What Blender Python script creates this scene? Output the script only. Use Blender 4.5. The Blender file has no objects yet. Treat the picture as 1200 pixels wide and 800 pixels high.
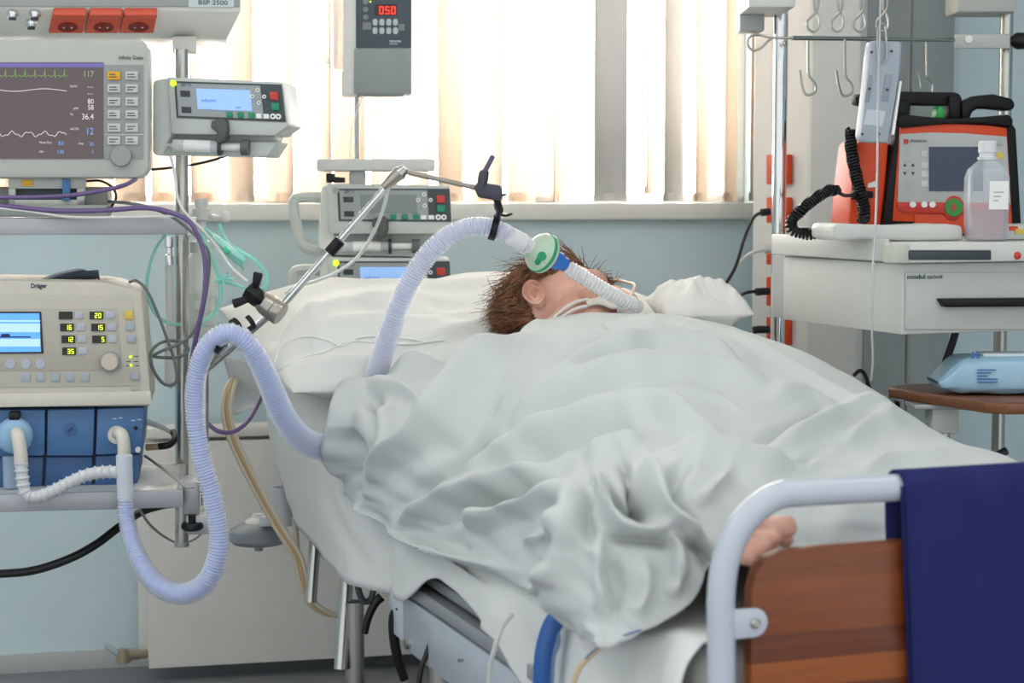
import bpy, bmesh, math, random
import numpy as np
from mathutils import Vector, Matrix, noise
random.seed(7)
C = bpy.context.scene.collection
SC = bpy.context.scene
# ------------------------------------------------------------------ camera
F = 2200.0; H = 1.145; TH = math.atan(175 / F)
cs, sn = math.cos(TH), math.sin(TH)
EYE = Vector((0, 0, H))
def ray(px, py):
    u = (px - 600) / F; v = (400 - py) / F
    return Vector((u, cs + v * sn, -sn + v * cs))
def P(px, py, Y):
    d = ray(px, py); return EYE + d * (Y / d.y)
def hit(px, py, p0, n):
    d = ray(px, py); return EYE + d * ((p0 - EYE).dot(n) / d.dot(n))
def proj(A):
    x = A[:, 0]; y = A[:, 1]; z = A[:, 2] - H
    dep = y * cs - z * sn; up = y * sn + z * cs
    return 600 + F * x / dep, 400 - F * up / dep
cam = bpy.data.cameras.new('camera'); co = bpy.data.objects.new('camera', cam); C.objects.link(co)
co.location = EYE; co.rotation_euler = (math.pi / 2 - TH, 0, 0)
cam.sensor_width = 36; cam.lens = F * 36 / 1200; cam.clip_start = .05
cam.dof.use_dof = True; cam.dof.focus_distance = 3.4; cam.dof.aperture_fstop = 6.3
SC.camera = co
# ------------------------------------------------------------------ materials
def lin(c):
    return c / 12.92 if c <= .04045 else ((c + .055) / 1.055) ** 2.4
def col(h):
    if isinstance(h, str):
        h = h.lstrip('#'); h = [int(h[i:i + 2], 16) for i in (0, 2, 4)]
    return tuple(lin(v / 255) for v in h) + (1,)
MC = {}
def mat(name, c, rough=.5, metal=0, emit=0, var=.04, scale=30, bump=0, bscale=200, coat=0, spec=.5, trans=0, ecol=None):
    if name in MC: return MC[name]
    m = bpy.data.materials.new(name); m.use_nodes = True; nt = m.node_tree; N = nt.nodes; L = nt.links
    b = N['Principled BSDF']; c = col(c)
    b.inputs['Roughness'].default_value = rough; b.inputs['Metallic'].default_value = metal
    b.inputs['Specular IOR Level'].default_value = spec; b.inputs['Coat Weight'].default_value = coat
    tc = N.new('ShaderNodeTexCoord'); nz = N.new('ShaderNodeTexNoise'); nz.inputs['Scale'].default_value = scale
    nz.inputs['Detail'].default_value = 3; L.new(tc.outputs['Object'], nz.inputs['Vector'])
    mx = N.new('ShaderNodeMix'); mx.data_type = 'RGBA'
    mx.inputs[6].default_value = tuple(max(0, v * (1 - var)) for v in c[:3]) + (1,)
    mx.inputs[7].default_value = tuple(min(1, v * (1 + var)) for v in c[:3]) + (1,)
    L.new(nz.outputs['Fac'], mx.inputs[0]); L.new(mx.outputs[2], b.inputs['Base Color'])
    if emit:
        b.inputs['Emission Color'].default_value = col(ecol) if ecol else c; b.inputs['Emission Strength'].default_value = emit
    if bump:
        n2 = N.new('ShaderNodeTexNoise'); n2.inputs['Scale'].default_value = bscale; L.new(tc.outputs['Object'], n2.inputs['Vector'])
        bp = N.new('ShaderNodeBump'); bp.inputs['Strength'].default_value = bump; bp.inputs['Distance'].default_value = .002
        L.new(n2.outputs['Fac'], bp.inputs['Height']); L.new(bp.outputs['Normal'], b.inputs['Normal'])
    if trans:
        tr = N.new('ShaderNodeBsdfTranslucent'); L.new(mx.outputs[2], tr.inputs['Color'])
        ms = N.new('ShaderNodeMixShader'); ms.inputs[0].default_value = trans
        L.new(b.outputs[0], ms.inputs[1]); L.new(tr.outputs[0], ms.inputs[2]); L.new(ms.outputs[0], N['Material Output'].inputs[0])
    MC[name] = m; return m
def clear(name, c, opac=.4, rough=.15, tint='#ffffff'):
    if name in MC: return MC[name]
    m = bpy.data.materials.new(name); m.use_nodes = True; nt = m.node_tree; N = nt.nodes; L = nt.links
    b = N['Principled BSDF']; b.inputs['Base Color'].default_value = col(c); b.inputs['Roughness'].default_value = rough
    t = N.new('ShaderNodeBsdfTransparent'); t.inputs['Color'].default_value = col(tint)
    lw = N.new('ShaderNodeLayerWeight'); lw.inputs['Blend'].default_value = .35
    mr = N.new('ShaderNodeMapRange'); mr.inputs[3].default_value = opac; mr.inputs[4].default_value = min(1, opac + .35)
    L.new(lw.outputs['Facing'], mr.inputs[0])
    ms = N.new('ShaderNodeMixShader'); L.new(mr.outputs[0], ms.inputs[0])
    L.new(t.outputs[0], ms.inputs[1]); L.new(b.outputs[0], ms.inputs[2]); L.new(ms.outputs[0], N['Material Output'].inputs[0])
    MC[name] = m; return m
WHITE = mat('white_plastic', '#ecece8', .4)
OFFW = mat('off_white_enamel', '#cfd0ca', .45)
BEIGE = mat('beige_plastic', '#c6c1b3', .5)
BEIGE2 = mat('beige_panel', '#b5b0a3', .5)
GREYP = mat('grey_plastic', '#a3a8a5', .5)
MIDG = mat('mid_grey_plastic', '#7d8382', .5)
DARKG = mat('dark_grey_plastic', '#3a4146', .5)
BLACK = mat('black_plastic', '#0c0c10', .4, spec=.35)
STEEL = mat('brushed_steel', '#b9b8b2', .25, 1)
ALU = mat('aluminium', '#b4b6b8', .45, .6)
CHROME = mat('chrome', '#d8d8d8', .1, 1)
PUMPW = mat('pump_housing', '#c3c9c3', .45)
RED = mat('red_plastic', '#c83a30', .4)
GREEN = mat('green_plastic', '#128a63', .4)
ORANGE = mat('orange_plastic', '#d2420f', .4)
SOCK = mat('socket_red', '#d65a42', .45); SOCKD = mat('socket_recess', '#83200f', .4)
NAVY = mat('navy_print', '#26355c', .6); INK = mat('dark_print', '#3c4044', .6)
LCDBLUE = mat('lcd_blue', '#5a9cf0', .4, emit=.75, ecol='#4f97f2')
LCDPALE = mat('lcd_pale_blue', '#8fb4ea', .4, emit=.45, ecol='#93b8f0')
LCDGREY = mat('lcd_off', '#7f8a86', .3)
LEDY = mat('led_yellow', '#d8e020', .4, emit=1.6, ecol='#d4e818'); LEDR = mat('led_red', '#ff3020', .4, emit=2, ecol='#ff2a1c')
LEDG = mat('led_green', '#b4e020', .4, emit=1.5, ecol='#b0f020')
LINEN = mat('white_linen', '#e2e4e1', .9, var=.03, scale=12, bump=.25, bscale=700, spec=.1)
LINEN2 = mat('pillow_linen', '#dfe0dc', .9, var=.03, scale=12, bump=.2, bscale=600, spec=.1)
# ------------------------------------------------------------------ object helpers
RM = {}
def tag(o, label=None, cat=None, group=None, kind=None):
    if label: o['label'] = label
    if cat: o['category'] = cat
    if group: o['group'] = group
    if kind: o['kind'] = kind
    return o
def thing(name, label, cat, loc=(0, 0, 0), rz=0, group=None):
    o = bpy.data.objects.new(name, None); C.objects.link(o); o.empty_display_size = .05
    o.location = loc; o.rotation_euler = (0, 0, rz); tag(o, label, cat, group)
    RM[o.name] = Matrix.Translation(Vector(loc)) @ Matrix.Rotation(rz, 4, 'Z'); return o
def cr(pts, n=8, closed=False):
    pts = [Vector(p) for p in pts]; out = []; m = len(pts)
    if m < 3: return [pts[0].lerp(pts[-1], i / n) for i in range(n + 1)]
    for i in range(m if closed else m - 1):
        if closed: a, b, c, d = (pts[(i + k) % m] for k in (-1, 0, 1, 2))
        else:
            b, c = pts[i], pts[i + 1]
            a = pts[i - 1] if i else b * 2 - c; d = pts[i + 2] if i + 2 < m else c * 2 - b
        for k in range(n):
            t = k / n
            out.append(.5 * ((2 * b) + (c - a) * t + (2 * a - 5 * b + 4 * c - d) * t * t + (3 * b - a - 3 * c + d) * t ** 3))
    if not closed: out.append(pts[-1])
    return out
def resample(pts, step):
    out = [pts[0]]; acc = 0
    for a, b in zip(pts, pts[1:]):
        l = (b - a).length
        if l < 1e-9: continue
        t = step - acc
        while t <= l:
            out.append(a.lerp(b, t / l)); t += step
        acc = (acc + l) % step
    return out
class MB:
    def __init__(s, dev=None): s.bm = bmesh.new(); s.dev = dev
    def merge(s, t):
        me = bpy.data.meshes.new('t'); t.to_mesh(me); t.free(); s.bm.from_mesh(me); bpy.data.meshes.remove(me)
    def poly(s, bot, top, bevel=0, seg=2):
        """prism between two matching rings of points"""
        t = bmesh.new(); n = len(bot)
        a = [t.verts.new(p) for p in bot]; b = [t.verts.new(p) for p in top]
        t.faces.new(a); t.faces.new(b[::-1])
        for i in range(n): t.faces.new((a[i], b[i], b[(i + 1) % n], a[(i + 1) % n]))
        bmesh.ops.recalc_face_normals(t, faces=t.faces)
        if bevel: bmesh.ops.bevel(t, geom=[e for e in t.edges if len(e.link_faces) == 2 and e.calc_face_angle(0) > .5], offset=bevel, segments=seg, profile=.5, affect='EDGES', clamp_overlap=True)
        s.merge(t); return s
    def box(s, x0, x1, y0, y1, z0, z1, bevel=0, seg=2):
        b = [(x0, y0, z0), (x1, y0, z0), (x1, y1, z0), (x0, y1, z0)]
        return s.poly(b, [(p[0], p[1], z1) for p in b], bevel, seg)
    def quad(s, c, th, bevel=0):
        """slab: 4+ corner points, thickened by th along the normal facing -y"""
        c = [Vector(p) for p in c]; n = (c[1] - c[0]).cross(c[2] - c[0]).normalized()
        if n.y > 0: n = -n
        return s.poly(c, [p + n * th for p in c], bevel)
    def tube(s, pts, r, n=10, closed=False, smooth=0, cap=True):
        if smooth: pts = cr(pts, smooth, closed)
        pts = [Vector(p) for p in pts]; m = len(pts); bm = s.bm; rings = []; up = None
        for i, p in enumerate(pts):
            if closed: t = pts[(i + 1) % m] - pts[i - 1]
            else: t = pts[min(i + 1, m - 1)] - pts[max(i - 1, 0)]
            if t.length < 1e-9: t = Vector((0, 0, 1))
            t.normalize()
            if up is None: up = t.orthogonal().normalized()
            up = (up - t * up.dot(t))
            up = up.normalized() if up.length > 1e-6 else t.orthogonal().normalized()
            w = t.cross(up); rr = r(i / max(1, m - 1)) if callable(r) else (r[i] if isinstance(r, (list, tuple)) else r)
            rings.append([bm.verts.new(p + (up * math.cos(2 * math.pi * k / n) + w * math.sin(2 * math.pi * k / n)) * rr) for k in range(n)])
        for i in range(m if closed else m - 1):
            a, b = rings[i], rings[(i + 1) % m]
            for k in range(n): bm.faces.new((a[k], a[(k + 1) % n], b[(k + 1) % n], b[k]))
        if cap and not closed: bm.faces.new(rings[0][::-1]); bm.faces.new(rings[-1])
        return s
    def cyl(s, p0, p1, r0, r1=None, n=20):
        r1 = r0 if r1 is None else r1; return s.tube([p0, p1], [r0, r1], n)
    def lathe(s, prof, o, axis=(0, 0, 1), n=28, sq=0):
        o = Vector(o); ax = Vector(axis).normalized(); a = ax.orthogonal().normalized()
        if abs(ax.z) > .9: a = Vector((1, 0, 0))
        b = ax.cross(a); bm = s.bm; rings = []
        for r, h in prof:
            ring = []
            for k in range(n):
                t = 2 * math.pi * k / n; q = 1
                if sq: q = (abs(math.cos(t)) ** sq + abs(math.sin(t)) ** sq) ** (-1 / sq)
                ring.append(bm.verts.new(o + ax * h + (a * math.cos(t) + b * math.sin(t)) * max(r, 1e-5) * q))
            rings.append(ring)
        for x, y in zip(rings, rings[1:]):
            for k in range(n): bm.faces.new((x[k], x[(k + 1) % n], y[(k + 1) % n], y[k]))
        bm.faces.new(rings[0][::-1]); bm.faces.new(rings[-1]); return s
    def ell(s, M, n=16):
        t = bmesh.new(); bmesh.ops.create_uvsphere(t, u_segments=n * 2, v_segments=n, radius=1, matrix=M); s.merge(t); return s
    def ball(s, c, r, n=10): return s.ell(Matrix.Translation(Vector(c)) @ Matrix.Scale(r, 4), n)
    def grid(s, G):
        nr, nc = len(G), len(G[0]); V = [[s.bm.verts.new(p) for p in row] for row in G]
        for i in range(nr - 1):
            for j in range(nc - 1): s.bm.faces.new((V[i][j], V[i][j + 1], V[i + 1][j + 1], V[i + 1][j]))
        return s
    def build(s, name, m, parent=None, label=None, angle=40):
        bm = s.bm
        bmesh.ops.recalc_face_normals(bm, faces=bm.faces)
        loc = None
        if parent is not None:
            M = RM[parent.name]
            if s.dev is None: bm.transform(M.inverted())
        else:
            M = None
            zs = [v.co.z for v in bm.verts]; c = sum((v.co for v in bm.verts), Vector()) / len(bm.verts)
            loc = Vector((c.x, c.y, min(zs))); bm.transform(Matrix.Translation(-loc))
        me = bpy.data.meshes.new(name); bm.to_mesh(me); bm.free()
        me.polygons.foreach_set('use_smooth', [True] * len(me.polygons)); me.set_sharp_from_angle(angle=math.radians(angle))
        me.materials.append(m); o = bpy.data.objects.new(name, me); C.objects.link(o)
        if parent is not None: o.parent = parent; RM[o.name] = M
        else: o.location = loc
        if label: o['label'] = label
        return o
def wtube(name, label, cat, pts, rpx, m, group=None, n=10, smooth=10):
    """a cable: pixel + depth points, radius in pixels at its depth"""
    Y = sum(p[2] for p in pts) / len(pts)
    o = MB().tube([P(*p) for p in pts], rpx * Y / F, n, smooth=smooth).build(name, m); return tag(o, label, cat, group)
def rrect(a, b, c, d, r, n=5):
    out = []
    for cx, cy, s in ((a + r, b + r, 180), (c - r, b + r, 270), (c - r, d - r, 0), (a + r, d - r, 90)):
        for k in range(n + 1):
            t = math.radians(s + 90 * k / n); out.append((cx + r * math.cos(t), cy + r * math.sin(t)))
    return out
def circ(x, y, r, n=24, ry=None):
    return [(x + r * math.cos(2 * math.pi * k / n), y + (ry or r) * math.sin(2 * math.pi * k / n)) for k in range(n)]
class Dev:
    def __init__(s, name, label, cat, px, py, Y, yaw=0, group=None):
        a = math.radians(yaw); s.o = P(px, py, Y); s.ex = Vector((math.cos(a), math.sin(a), 0)); s.ey = Vector((-math.sin(a), math.cos(a), 0))
        s.root = thing(name, label, cat, s.o, a, group); s.inv = RM[s.root.name].inverted(); s.k = Y / F
    def f(s, px, py, y=0): return s.inv @ hit(px, py, s.o + s.ey * y, s.ey)
    def w(s, px, py, Y): return s.inv @ P(px, py, Y)
    def mb(s): return MB(s)
    def slab(s, mb, poly, y0, y1, bevel=0, seg=2):
        a = [s.f(x, y, y0) for x, y in poly]; d = y1 - y0
        return mb.poly(a, [p + Vector((0, d, 0)) for p in a], bevel, seg)
    def part(s, name, poly, y0, y1, m, bevel=0, parent=None, label=None):
        mb = s.mb(); polys = poly if isinstance(poly[0][0], (tuple, list)) else [poly]
        for q in polys: s.slab(mb, q, y0, y1, bevel)
        return mb.build(name, m, parent or s.root, label)
    def rect(s, name, a, b, c, d, y0, y1, m, bevel=0, parent=None, r=0, label=None):
        return s.part(name, rrect(a, b, c, d, r) if r else [(a, b), (c, b), (c, d), (a, d)], y0, y1, m, bevel, parent, label)
    def text(s, txt, px, py, h, m, y=-.001, parent=None, align='LEFT', bold=0, shear=0, name='lettering', sx=1):
        p = s.f(px, py, y); o = text_mesh(txt, h * s.k, m, align, bold, name, sx)
        o.data.transform(Matrix.Translation(p) @ Matrix.Rotation(math.pi / 2, 4, 'X')); o.parent = parent or s.root; RM[o.name] = RM[s.root.name]
        return o
    def disc(s, name, x, y, r, y0, y1, m, parent=None, bevel=0, label=None, ry=None): return s.part(name, circ(x, y, r, 28, ry), y0, y1, m, bevel, parent, label)
    def seg7(s, txt, x, y, w, h, gap, m, yy, parent, name='digits'):
        SEG = {'0': 'abcdef', '1': 'bc', '2': 'abged', '3': 'abgcd', '4': 'fgbc', '5': 'afgcd', '6': 'afgedc', '7': 'abc', '8': 'abcdefg', '9': 'abcdfg'}
        mb = s.mb(); t = h * .13
        for ch in txt:
            for q in SEG.get(ch, ''):
                r = {'a': (0, 0, w, t), 'g': (0, h / 2 - t / 2, w, h / 2 + t / 2), 'd': (0, h - t, w, h), 'f': (0, 0, t, h / 2), 'e': (0, h / 2, t, h), 'b': (w - t, 0, w, h / 2), 'c': (w - t, h / 2, w, h)}[q]
                s.slab(mb, [(x + r[0], y + r[1]), (x + r[2], y + r[1]), (x + r[2], y + r[3]), (x + r[0], y + r[3])], yy - .0008, yy)
            x += w + gap
        return mb.build(name, m, parent or s.root)
def text_mesh(txt, cap, m, align='LEFT', bold=0, name='lettering', sx=1):
    cu = bpy.data.curves.new('t', 'FONT'); cu.body = txt; cu.size = cap / .72; cu.align_x = align; cu.align_y = 'CENTER'; cu.offset = bold * cap; cu.resolution_u = 3; cu.extrude = .0002
    o = bpy.data.objects.new('t', cu); C.objects.link(o); bpy.context.view_layer.update()
    me = bpy.data.meshes.new_from_object(o.evaluated_get(bpy.context.evaluated_depsgraph_get()))
    bpy.data.objects.remove(o); bpy.data.curves.remove(cu); me.materials.clear(); me.materials.append(m); me.name = name
    if sx != 1: me.transform(Matrix.Diagonal((sx, 1, 1, 1)))
    o = bpy.data.objects.new(name, me); C.objects.link(o); return o
def loft(ctrl, nu, nv):
    """Catmull-Rom surface through rows of control points"""
    rows = [cr(r, nu) for r in ctrl]; cols = [cr([r[j] for r in rows], nv) for j in range(len(rows[0]))]
    return np.array([[tuple(cols[j][i]) for j in range(len(cols))] for i in range(len(cols[0]))])
def gnormals(G):
    du = np.gradient(G, axis=1); dv = np.gradient(G, axis=0); n = np.cross(du, dv); l = np.linalg.norm(n, axis=2, keepdims=True); return n / np.maximum(l, 1e-9)
def polydist(x, y, poly):
    d = np.full(x.shape, 1e9)
    for (ax, ay), (bx, by) in zip(poly, poly[1:]):
        vx, vy = bx - ax, by - ay; L = vx * vx + vy * vy
        t = np.clip(((x - ax) * vx + (y - ay) * vy) / L, 0, 1); d = np.minimum(d, np.hypot(x - ax - t * vx, y - ay - t * vy))
    return d
def ridged(G, ridges, sign=1):
    """raise folds along pixel polylines, fading out towards both ends of each fold"""
    n = gnormals(G) * sign; sh = G.shape; x, y = proj(G.reshape(-1, 3)); D = np.zeros(len(x))
    for poly, amp, w in ridges:
        pl = [tuple(q)[:2] for q in cr([(a, b, 0) for a, b in poly], 6)]
        d = np.full(x.shape, 1e9); T = np.zeros(x.shape); m = len(pl) - 1
        for k, ((ax, ay), (bx, by)) in enumerate(zip(pl, pl[1:])):
            vx, vy = bx - ax, by - ay; L = vx * vx + vy * vy + 1e-9
            t = np.clip(((x - ax) * vx + (y - ay) * vy) / L, 0, 1); dd = np.hypot(x - ax - t * vx, y - ay - t * vy)
            c = dd < d; d = np.where(c, dd, d); T = np.where(c, (k + t) / m, T)
        fade = np.clip(np.minimum(T, 1 - T) / .28, 0, 1); fade = .12 + .88 * fade * fade * (3 - 2 * fade)
        D += amp * np.exp(-(d / w) ** 2) * fade
    return G + n * D.reshape(sh[0], sh[1], 1)
def nz(x, y, z=0): return noise.noise(Vector((x, y, z)))
# ------------------------------------------------------------------ room
WY = math.radians(13); WX = Vector((math.cos(WY), math.sin(WY), 0)); WN = Vector((-math.sin(WY), math.cos(WY), 0)); W0 = P(200, 400, 4.5); W0.z = 0
def wall_pt(px, py, off=0): return hit(px, py, W0 + WN * off, WN)
def wl(px, py=300, off=0): return (wall_pt(px, py, off) - W0).dot(WX)
WINV = (Matrix.Translation(W0) @ Matrix.Rotation(WY, 4, 'Z'))
def wbox(name, m, x0, x1, y0, y1, z0, z1, bevel=0, kind='structure'):
    mb = MB(); mb.box(x0, x1, y0, y1, z0, z1, bevel); mb.bm.transform(WINV); o = mb.build(name, m)
    if kind: o['kind'] = kind
    return o
BLUEW = mat('blue_wall_paint', '#d3e6ea', .6, var=.03, scale=4, bump=.08, bscale=120)
WALLW = mat('ceiling_white', '#d9dad5', .8)
SILLM = mat('sill_white', '#ecebe4', .4)
fl = mat('floor_vinyl', '#85868a', .5, var=.35, scale=180)
mb = MB(); mb.box(-4, 4, -3.5, 7, -.05, 0); tag(mb.build('floor', fl), kind='structure')
mb = MB(); mb.box(-4, 4, 1.1, 7, 2.8, 2.85); tag(mb.build('ceiling', WALLW), kind='structure')
mb = MB(); mb.box(-3.3, -3.2, 1.1, 6, 0, 2.8); tag(mb.build('wall_left', BLUEW), kind='structure')
mb = MB(); mb.box(3.3, 3.4, 1.1, 6.5, 0, 2.8); tag(mb.build('wall_right', BLUEW), kind='structure')
zs = wall_pt(400, 238).z; xl, xr = wl(-260), wl(884)
wbox('wall_back', BLUEW, -3.2, 4.3, 0, .2, 0, zs - .03)
wbox('wall_back_right', BLUEW, xr, 4.3, 0, .2, zs - .03, 2.8)
wbox('wall_back_left', BLUEW, -3.2, xl, 0, .2, zs - .03, 2.8)
wbox('wall_back_top', BLUEW, xl, xr, 0, .2, 2.6, 2.8)
wbox('trim_1', SILLM, xl - .05, xr + .02, -.04, .5, zs - .042, zs, .006)   # window sill, its unseen outer part extended to bounce light
wbox('baseboard_back', mat('baseboard_grey', '#b7bab8', .5), -3.2, 4.3, -.012, 0, 0, .045, .002)
win = bpy.data.objects.new('window_1', None); C.objects.link(win); win.location = W0; win.rotation_euler = (0, 0, WY); win['kind'] = 'structure'; RM['window_1'] = WINV.copy()
FRM = mat('window_frame_white', '#e4e2dc', .4)
class _L: pass
mb = MB(_L)
for x in (xl + .03, wl(60), wl(330), wl(648), xr - .03): mb.box(x - .03, x + .03, .08, .14, zs, 2.6, .004)
mb.box(xl, xr, .08, .14, zs, zs + .02, .004); mb.box(xl, xr, .08, .14, 2.54, 2.6, .004)
mb.build('window_frame', FRM, win)
gl = bpy.data.materials.new('window_glass'); gl.use_nodes = True; nt = gl.node_tree
t = nt.nodes.new('ShaderNodeBsdfTransparent'); g = nt.nodes.new('ShaderNodeBsdfGlossy'); g.inputs['Roughness'].default_value = .02
ms = nt.nodes.new('ShaderNodeMixShader'); ms.inputs[0].default_value = .06
nt.links.new(t.outputs[0], ms.inputs[1]); nt.links.new(g.outputs[0], ms.inputs[2]); nt.links.new(ms.outputs[0], nt.nodes['Material Output'].inputs[0])
MB(_L).box(xl, xr, .108, .112, zs + .02, 2.54).build('window_pane', gl, win)
# vertical blind slats: one built, the rest copied
SLAT = mat('blind_fabric', '#f3e6da', .9, var=.03, scale=60, trans=.56, spec=.1)
SLATB = mat('blind_fabric_beige', '#f0e2d4', .9, var=.03, scale=60, trans=.34, spec=.1)
SLATG = mat('blind_fabric_dense', '#d8d8d6', .9, var=.03, scale=60, trans=.12, spec=.1)
WEIGHT = SLAT
def slat_mesh(m, w, name):
    mb = MB(_L); G = []
    for i in range(9):
        a = (i / 8 - .5); G.append([(a * w, .012 * (1 - 4 * a * a), z) for z in (0, .5, 1.0, 1.35)])
    mb.grid(G); me_o = mb.build(name, m, win); md = me_o.modifiers.new('s', 'SOLIDIFY'); md.thickness = .0006; return me_o
slats = []
px = -250; k = 0
spec = []
while px < 640: spec.append((px, random.choice([-52, -38, -60, -45, 35, -66]), 0)); px += 41 + random.uniform(-5, 5)
spec[:] = [p for p in spec if p[0] < 618]
spec += [(655, 62, 0), (715, 4, 1), (763, 60, 2), (789, 38, 1), (822, 50, 2), (856, 52, 2), (884, 62, 0)]
spec = [(p, a, 2 if (n % 3 == 1 and p < 640) else g) for n, (p, a, g) in enumerate(spec)]
proto = {}
for px, ang, g in spec:
    hi = .022 if px == 763 else .004
    r = bpy.data.objects.new('blind_slat', None); C.objects.link(r)
    r.location = wall_pt(px, 300, -.02); r.location.z = zs + hi; r.rotation_euler = (0, 0, WY + math.radians(ang)); r.empty_display_size = .03
    if g not in proto:
        RM[r.name] = Matrix(); a = slat_mesh((SLAT, SLATG, SLATB)[g], .089, 'slat'); a.parent = r
        mb = MB(_L); mb.box(-.030, .030, .010, .0125, .0, .022, .001); b = mb.build('bottom_weight', (SLAT, SLATG, SLATB)[g], win); b.parent = r
        proto[g] = (a, b)
    else:
        for s in proto[g]:
            c = s.copy(); c.parent = r; C.objects.link(c)
    slats.append((px, r))
    if px == 715: lab = 'wide grey vertical blind slat turned flat to the room, right of centre'
    elif px == 789: lab = 'blue-grey vertical blind slat between two cream ones right of the flat grey slat'
    elif px == 763: lab = 'cream blind slat hanging slightly higher, just right of the flat grey slat'
    else: lab = 'cream backlit vertical blind slat standing edge-on in the bright window'
    tag(r, lab, 'blind slat', 'vertical blind slats in the window')
# radiator
d = Dev('radiator', 'white flat panel radiator under the window behind the bed', 'radiator', 400, 790, 4.42, 13)
RADM = mat('radiator_enamel', '#e8e4dc', .45)
rz0, rz1 = d.f(172, 784)[2], d.f(172, 519)[2]; rx0, rx1 = d.f(172, 650)[0], d.f(700, 650)[0]
d.mb().box(rx0, rx1, 0, .014, rz0, rz1, .004).build('front_plate', RADM, d.root)
d.mb().box(rx0 - .02, rx1 - .01, .055, .069, rz0 + .005, rz1 + .008, .004).build('rear_plate', RADM, d.root)
mb = d.mb()
for i in range(26): mb.box(rx0 + .01 + i * .041, rx0 + .028 + i * .041, .016, .054, rz0 + .02, rz1 - .01)
mb.build('fins', RADM, d.root)
d.mb().box(rx0 - .012, rx1, 0, .07, rz1 + .008, rz1 + .034, .004).build('top_grille', RADM, d.root)
BRASS = mat('valve_brass', '#b5a68e', .35, .5)
mb = d.mb(); mb.cyl(d.f(150, 768, -.01), d.f(171, 766, .02), .011); mb.cyl(d.f(144, 760, -.03), d.f(144, 777, -.03), .012); mb.lathe([(.012, 0), (.015, .004), (.015, .03), (.011, .036)], d.f(151, 768, 0), (-.6, -.8, 0))
v = mb.build('valve', BRASS, d.root, 'tarnished brass radiator valve')
mb = d.mb(); mb.tube([d.f(144, 768, -.01), d.f(133, 762, .05), d.f(126, 757, .1)], .008, smooth=4); mb.build('pipe', CHROME, d.root)
# ------------------------------------------------------------------ left equipment
d = Dev('supply_beam', 'white wall supply beam with three red mains sockets above the monitor', 'supply unit', 110, 45, 3.62, 9)
zt = d.f(0, -70)[2]; z8 = d.f(0, 9)[2]; z42 = d.f(0, 42, .09)[2]
xa, xb, xc = d.f(-110, 0)[0], d.f(283, 0)[0], d.f(266, 42, .09)[0]
prof = [(0, zt), (0, z8), (.09, z42), (.3, z42), (.3, zt)]
mb = d.mb(); mb.poly([(xa, y, z) for y, z in prof], [(xb if i < 2 or i == 4 else xc, y, z) for i, (y, z) in enumerate(prof)], .004); bod = mb.build('body', WHITE, d.root)
d.part('grey_front_panel', [(-110, -70), (282, -70), (281, 8), (-110, 8)], -.006, 0, mat('beam_grey', '#9ea3a3', .5), .002)
d.rect('name_plate', 221, -4, 274, 8, -.0075, -.006, mat('plate_pale', '#c3d2cf', .5), label='pale name plate')
d.text('BSP 2500', 232, 3, 5.2, INK, -.008, bold=.01, sx=1.25)
SN = Vector((0, -.53, -.85))
def sl(px, py): return d.f(px, py, .09 * (py - 9) / 33 - .001)
for x in (0, 42, 83):
    mb = d.mb(); mb.quad([sl(62 + x, 12), sl(101 + x, 12), sl(97 + x, 34), sl(57 + x, 34)], .010, .002); so = mb.build('mains_socket', SOCK, d.root, 'red mains socket')
    mb = d.mb(); c = [sl(79.5 + x + 12 * math.cos(t * .2618), 26.5 + 5.5 * math.sin(t * .2618)) + SN * .0095 for t in range(24)]; mb.quad(c, .0018); mb.build('socket_recess', SOCKD, so)
    mb = d.mb()
    for q in (-4, 5): mb.ball(sl(79 + x + q, 26.5) + SN * .0115, .0022, 6)
    mb.build('contact', CHROME, so)
    mb = d.mb(); mb.quad([sl(63 + x, 9), sl(101 + x, 9), sl(101 + x, 14), sl(62 + x, 14)], .016, .002); mb.build('socket_lid', SOCK, so)
for x, y in ((15, 14), (41, 14), (37, 25)):
    mb = d.mb(); c = sl(x, y); mb.lathe([(.011, 0), (.012, .006), (.008, .010), (.006, .016), (.0, .016)], c, SN); g = mb.build('gas_terminal', CHROME, d.root)
    mb = d.mb(); e_ = c + SN * .016; mb.box(e_[0] - .007, e_[0] + .007, e_[1] - .0015, e_[1] + .0015, e_[2] - .003, e_[2] + .002); mb.box(e_[0] - .0015, e_[0] + .0015, e_[1] - .006, e_[1] + .006, e_[2] - .003, e_[2] + .002); mb.build('terminal_bar', DARKG, g)
d.mb().box(d.f(60, 0)[0], d.f(130, 0)[0], .1, .26, zt - .01, 2.79 - d.o.z, .01).build('ceiling_column', OFFW, d.root)
d.rect('pole_bracket', 202, 42, 230, 61, .06, .14, OFFW, .004)
# pole
pl = thing('equipment_pole', 'tall steel pole carrying the pumps and shelves at left', 'pole', P(213, 636, 3.7))
MB().cyl(P(213, 636, 3.7), P(213, 58, 3.7), 8 * 3.7 / F, n=24).build('tube', STEEL, pl)
MB().cyl(P(213, 640, 3.7), P(213, 634, 3.7), 8.6 * 3.7 / F, n=24).build('end_cap', ALU, pl)
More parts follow.
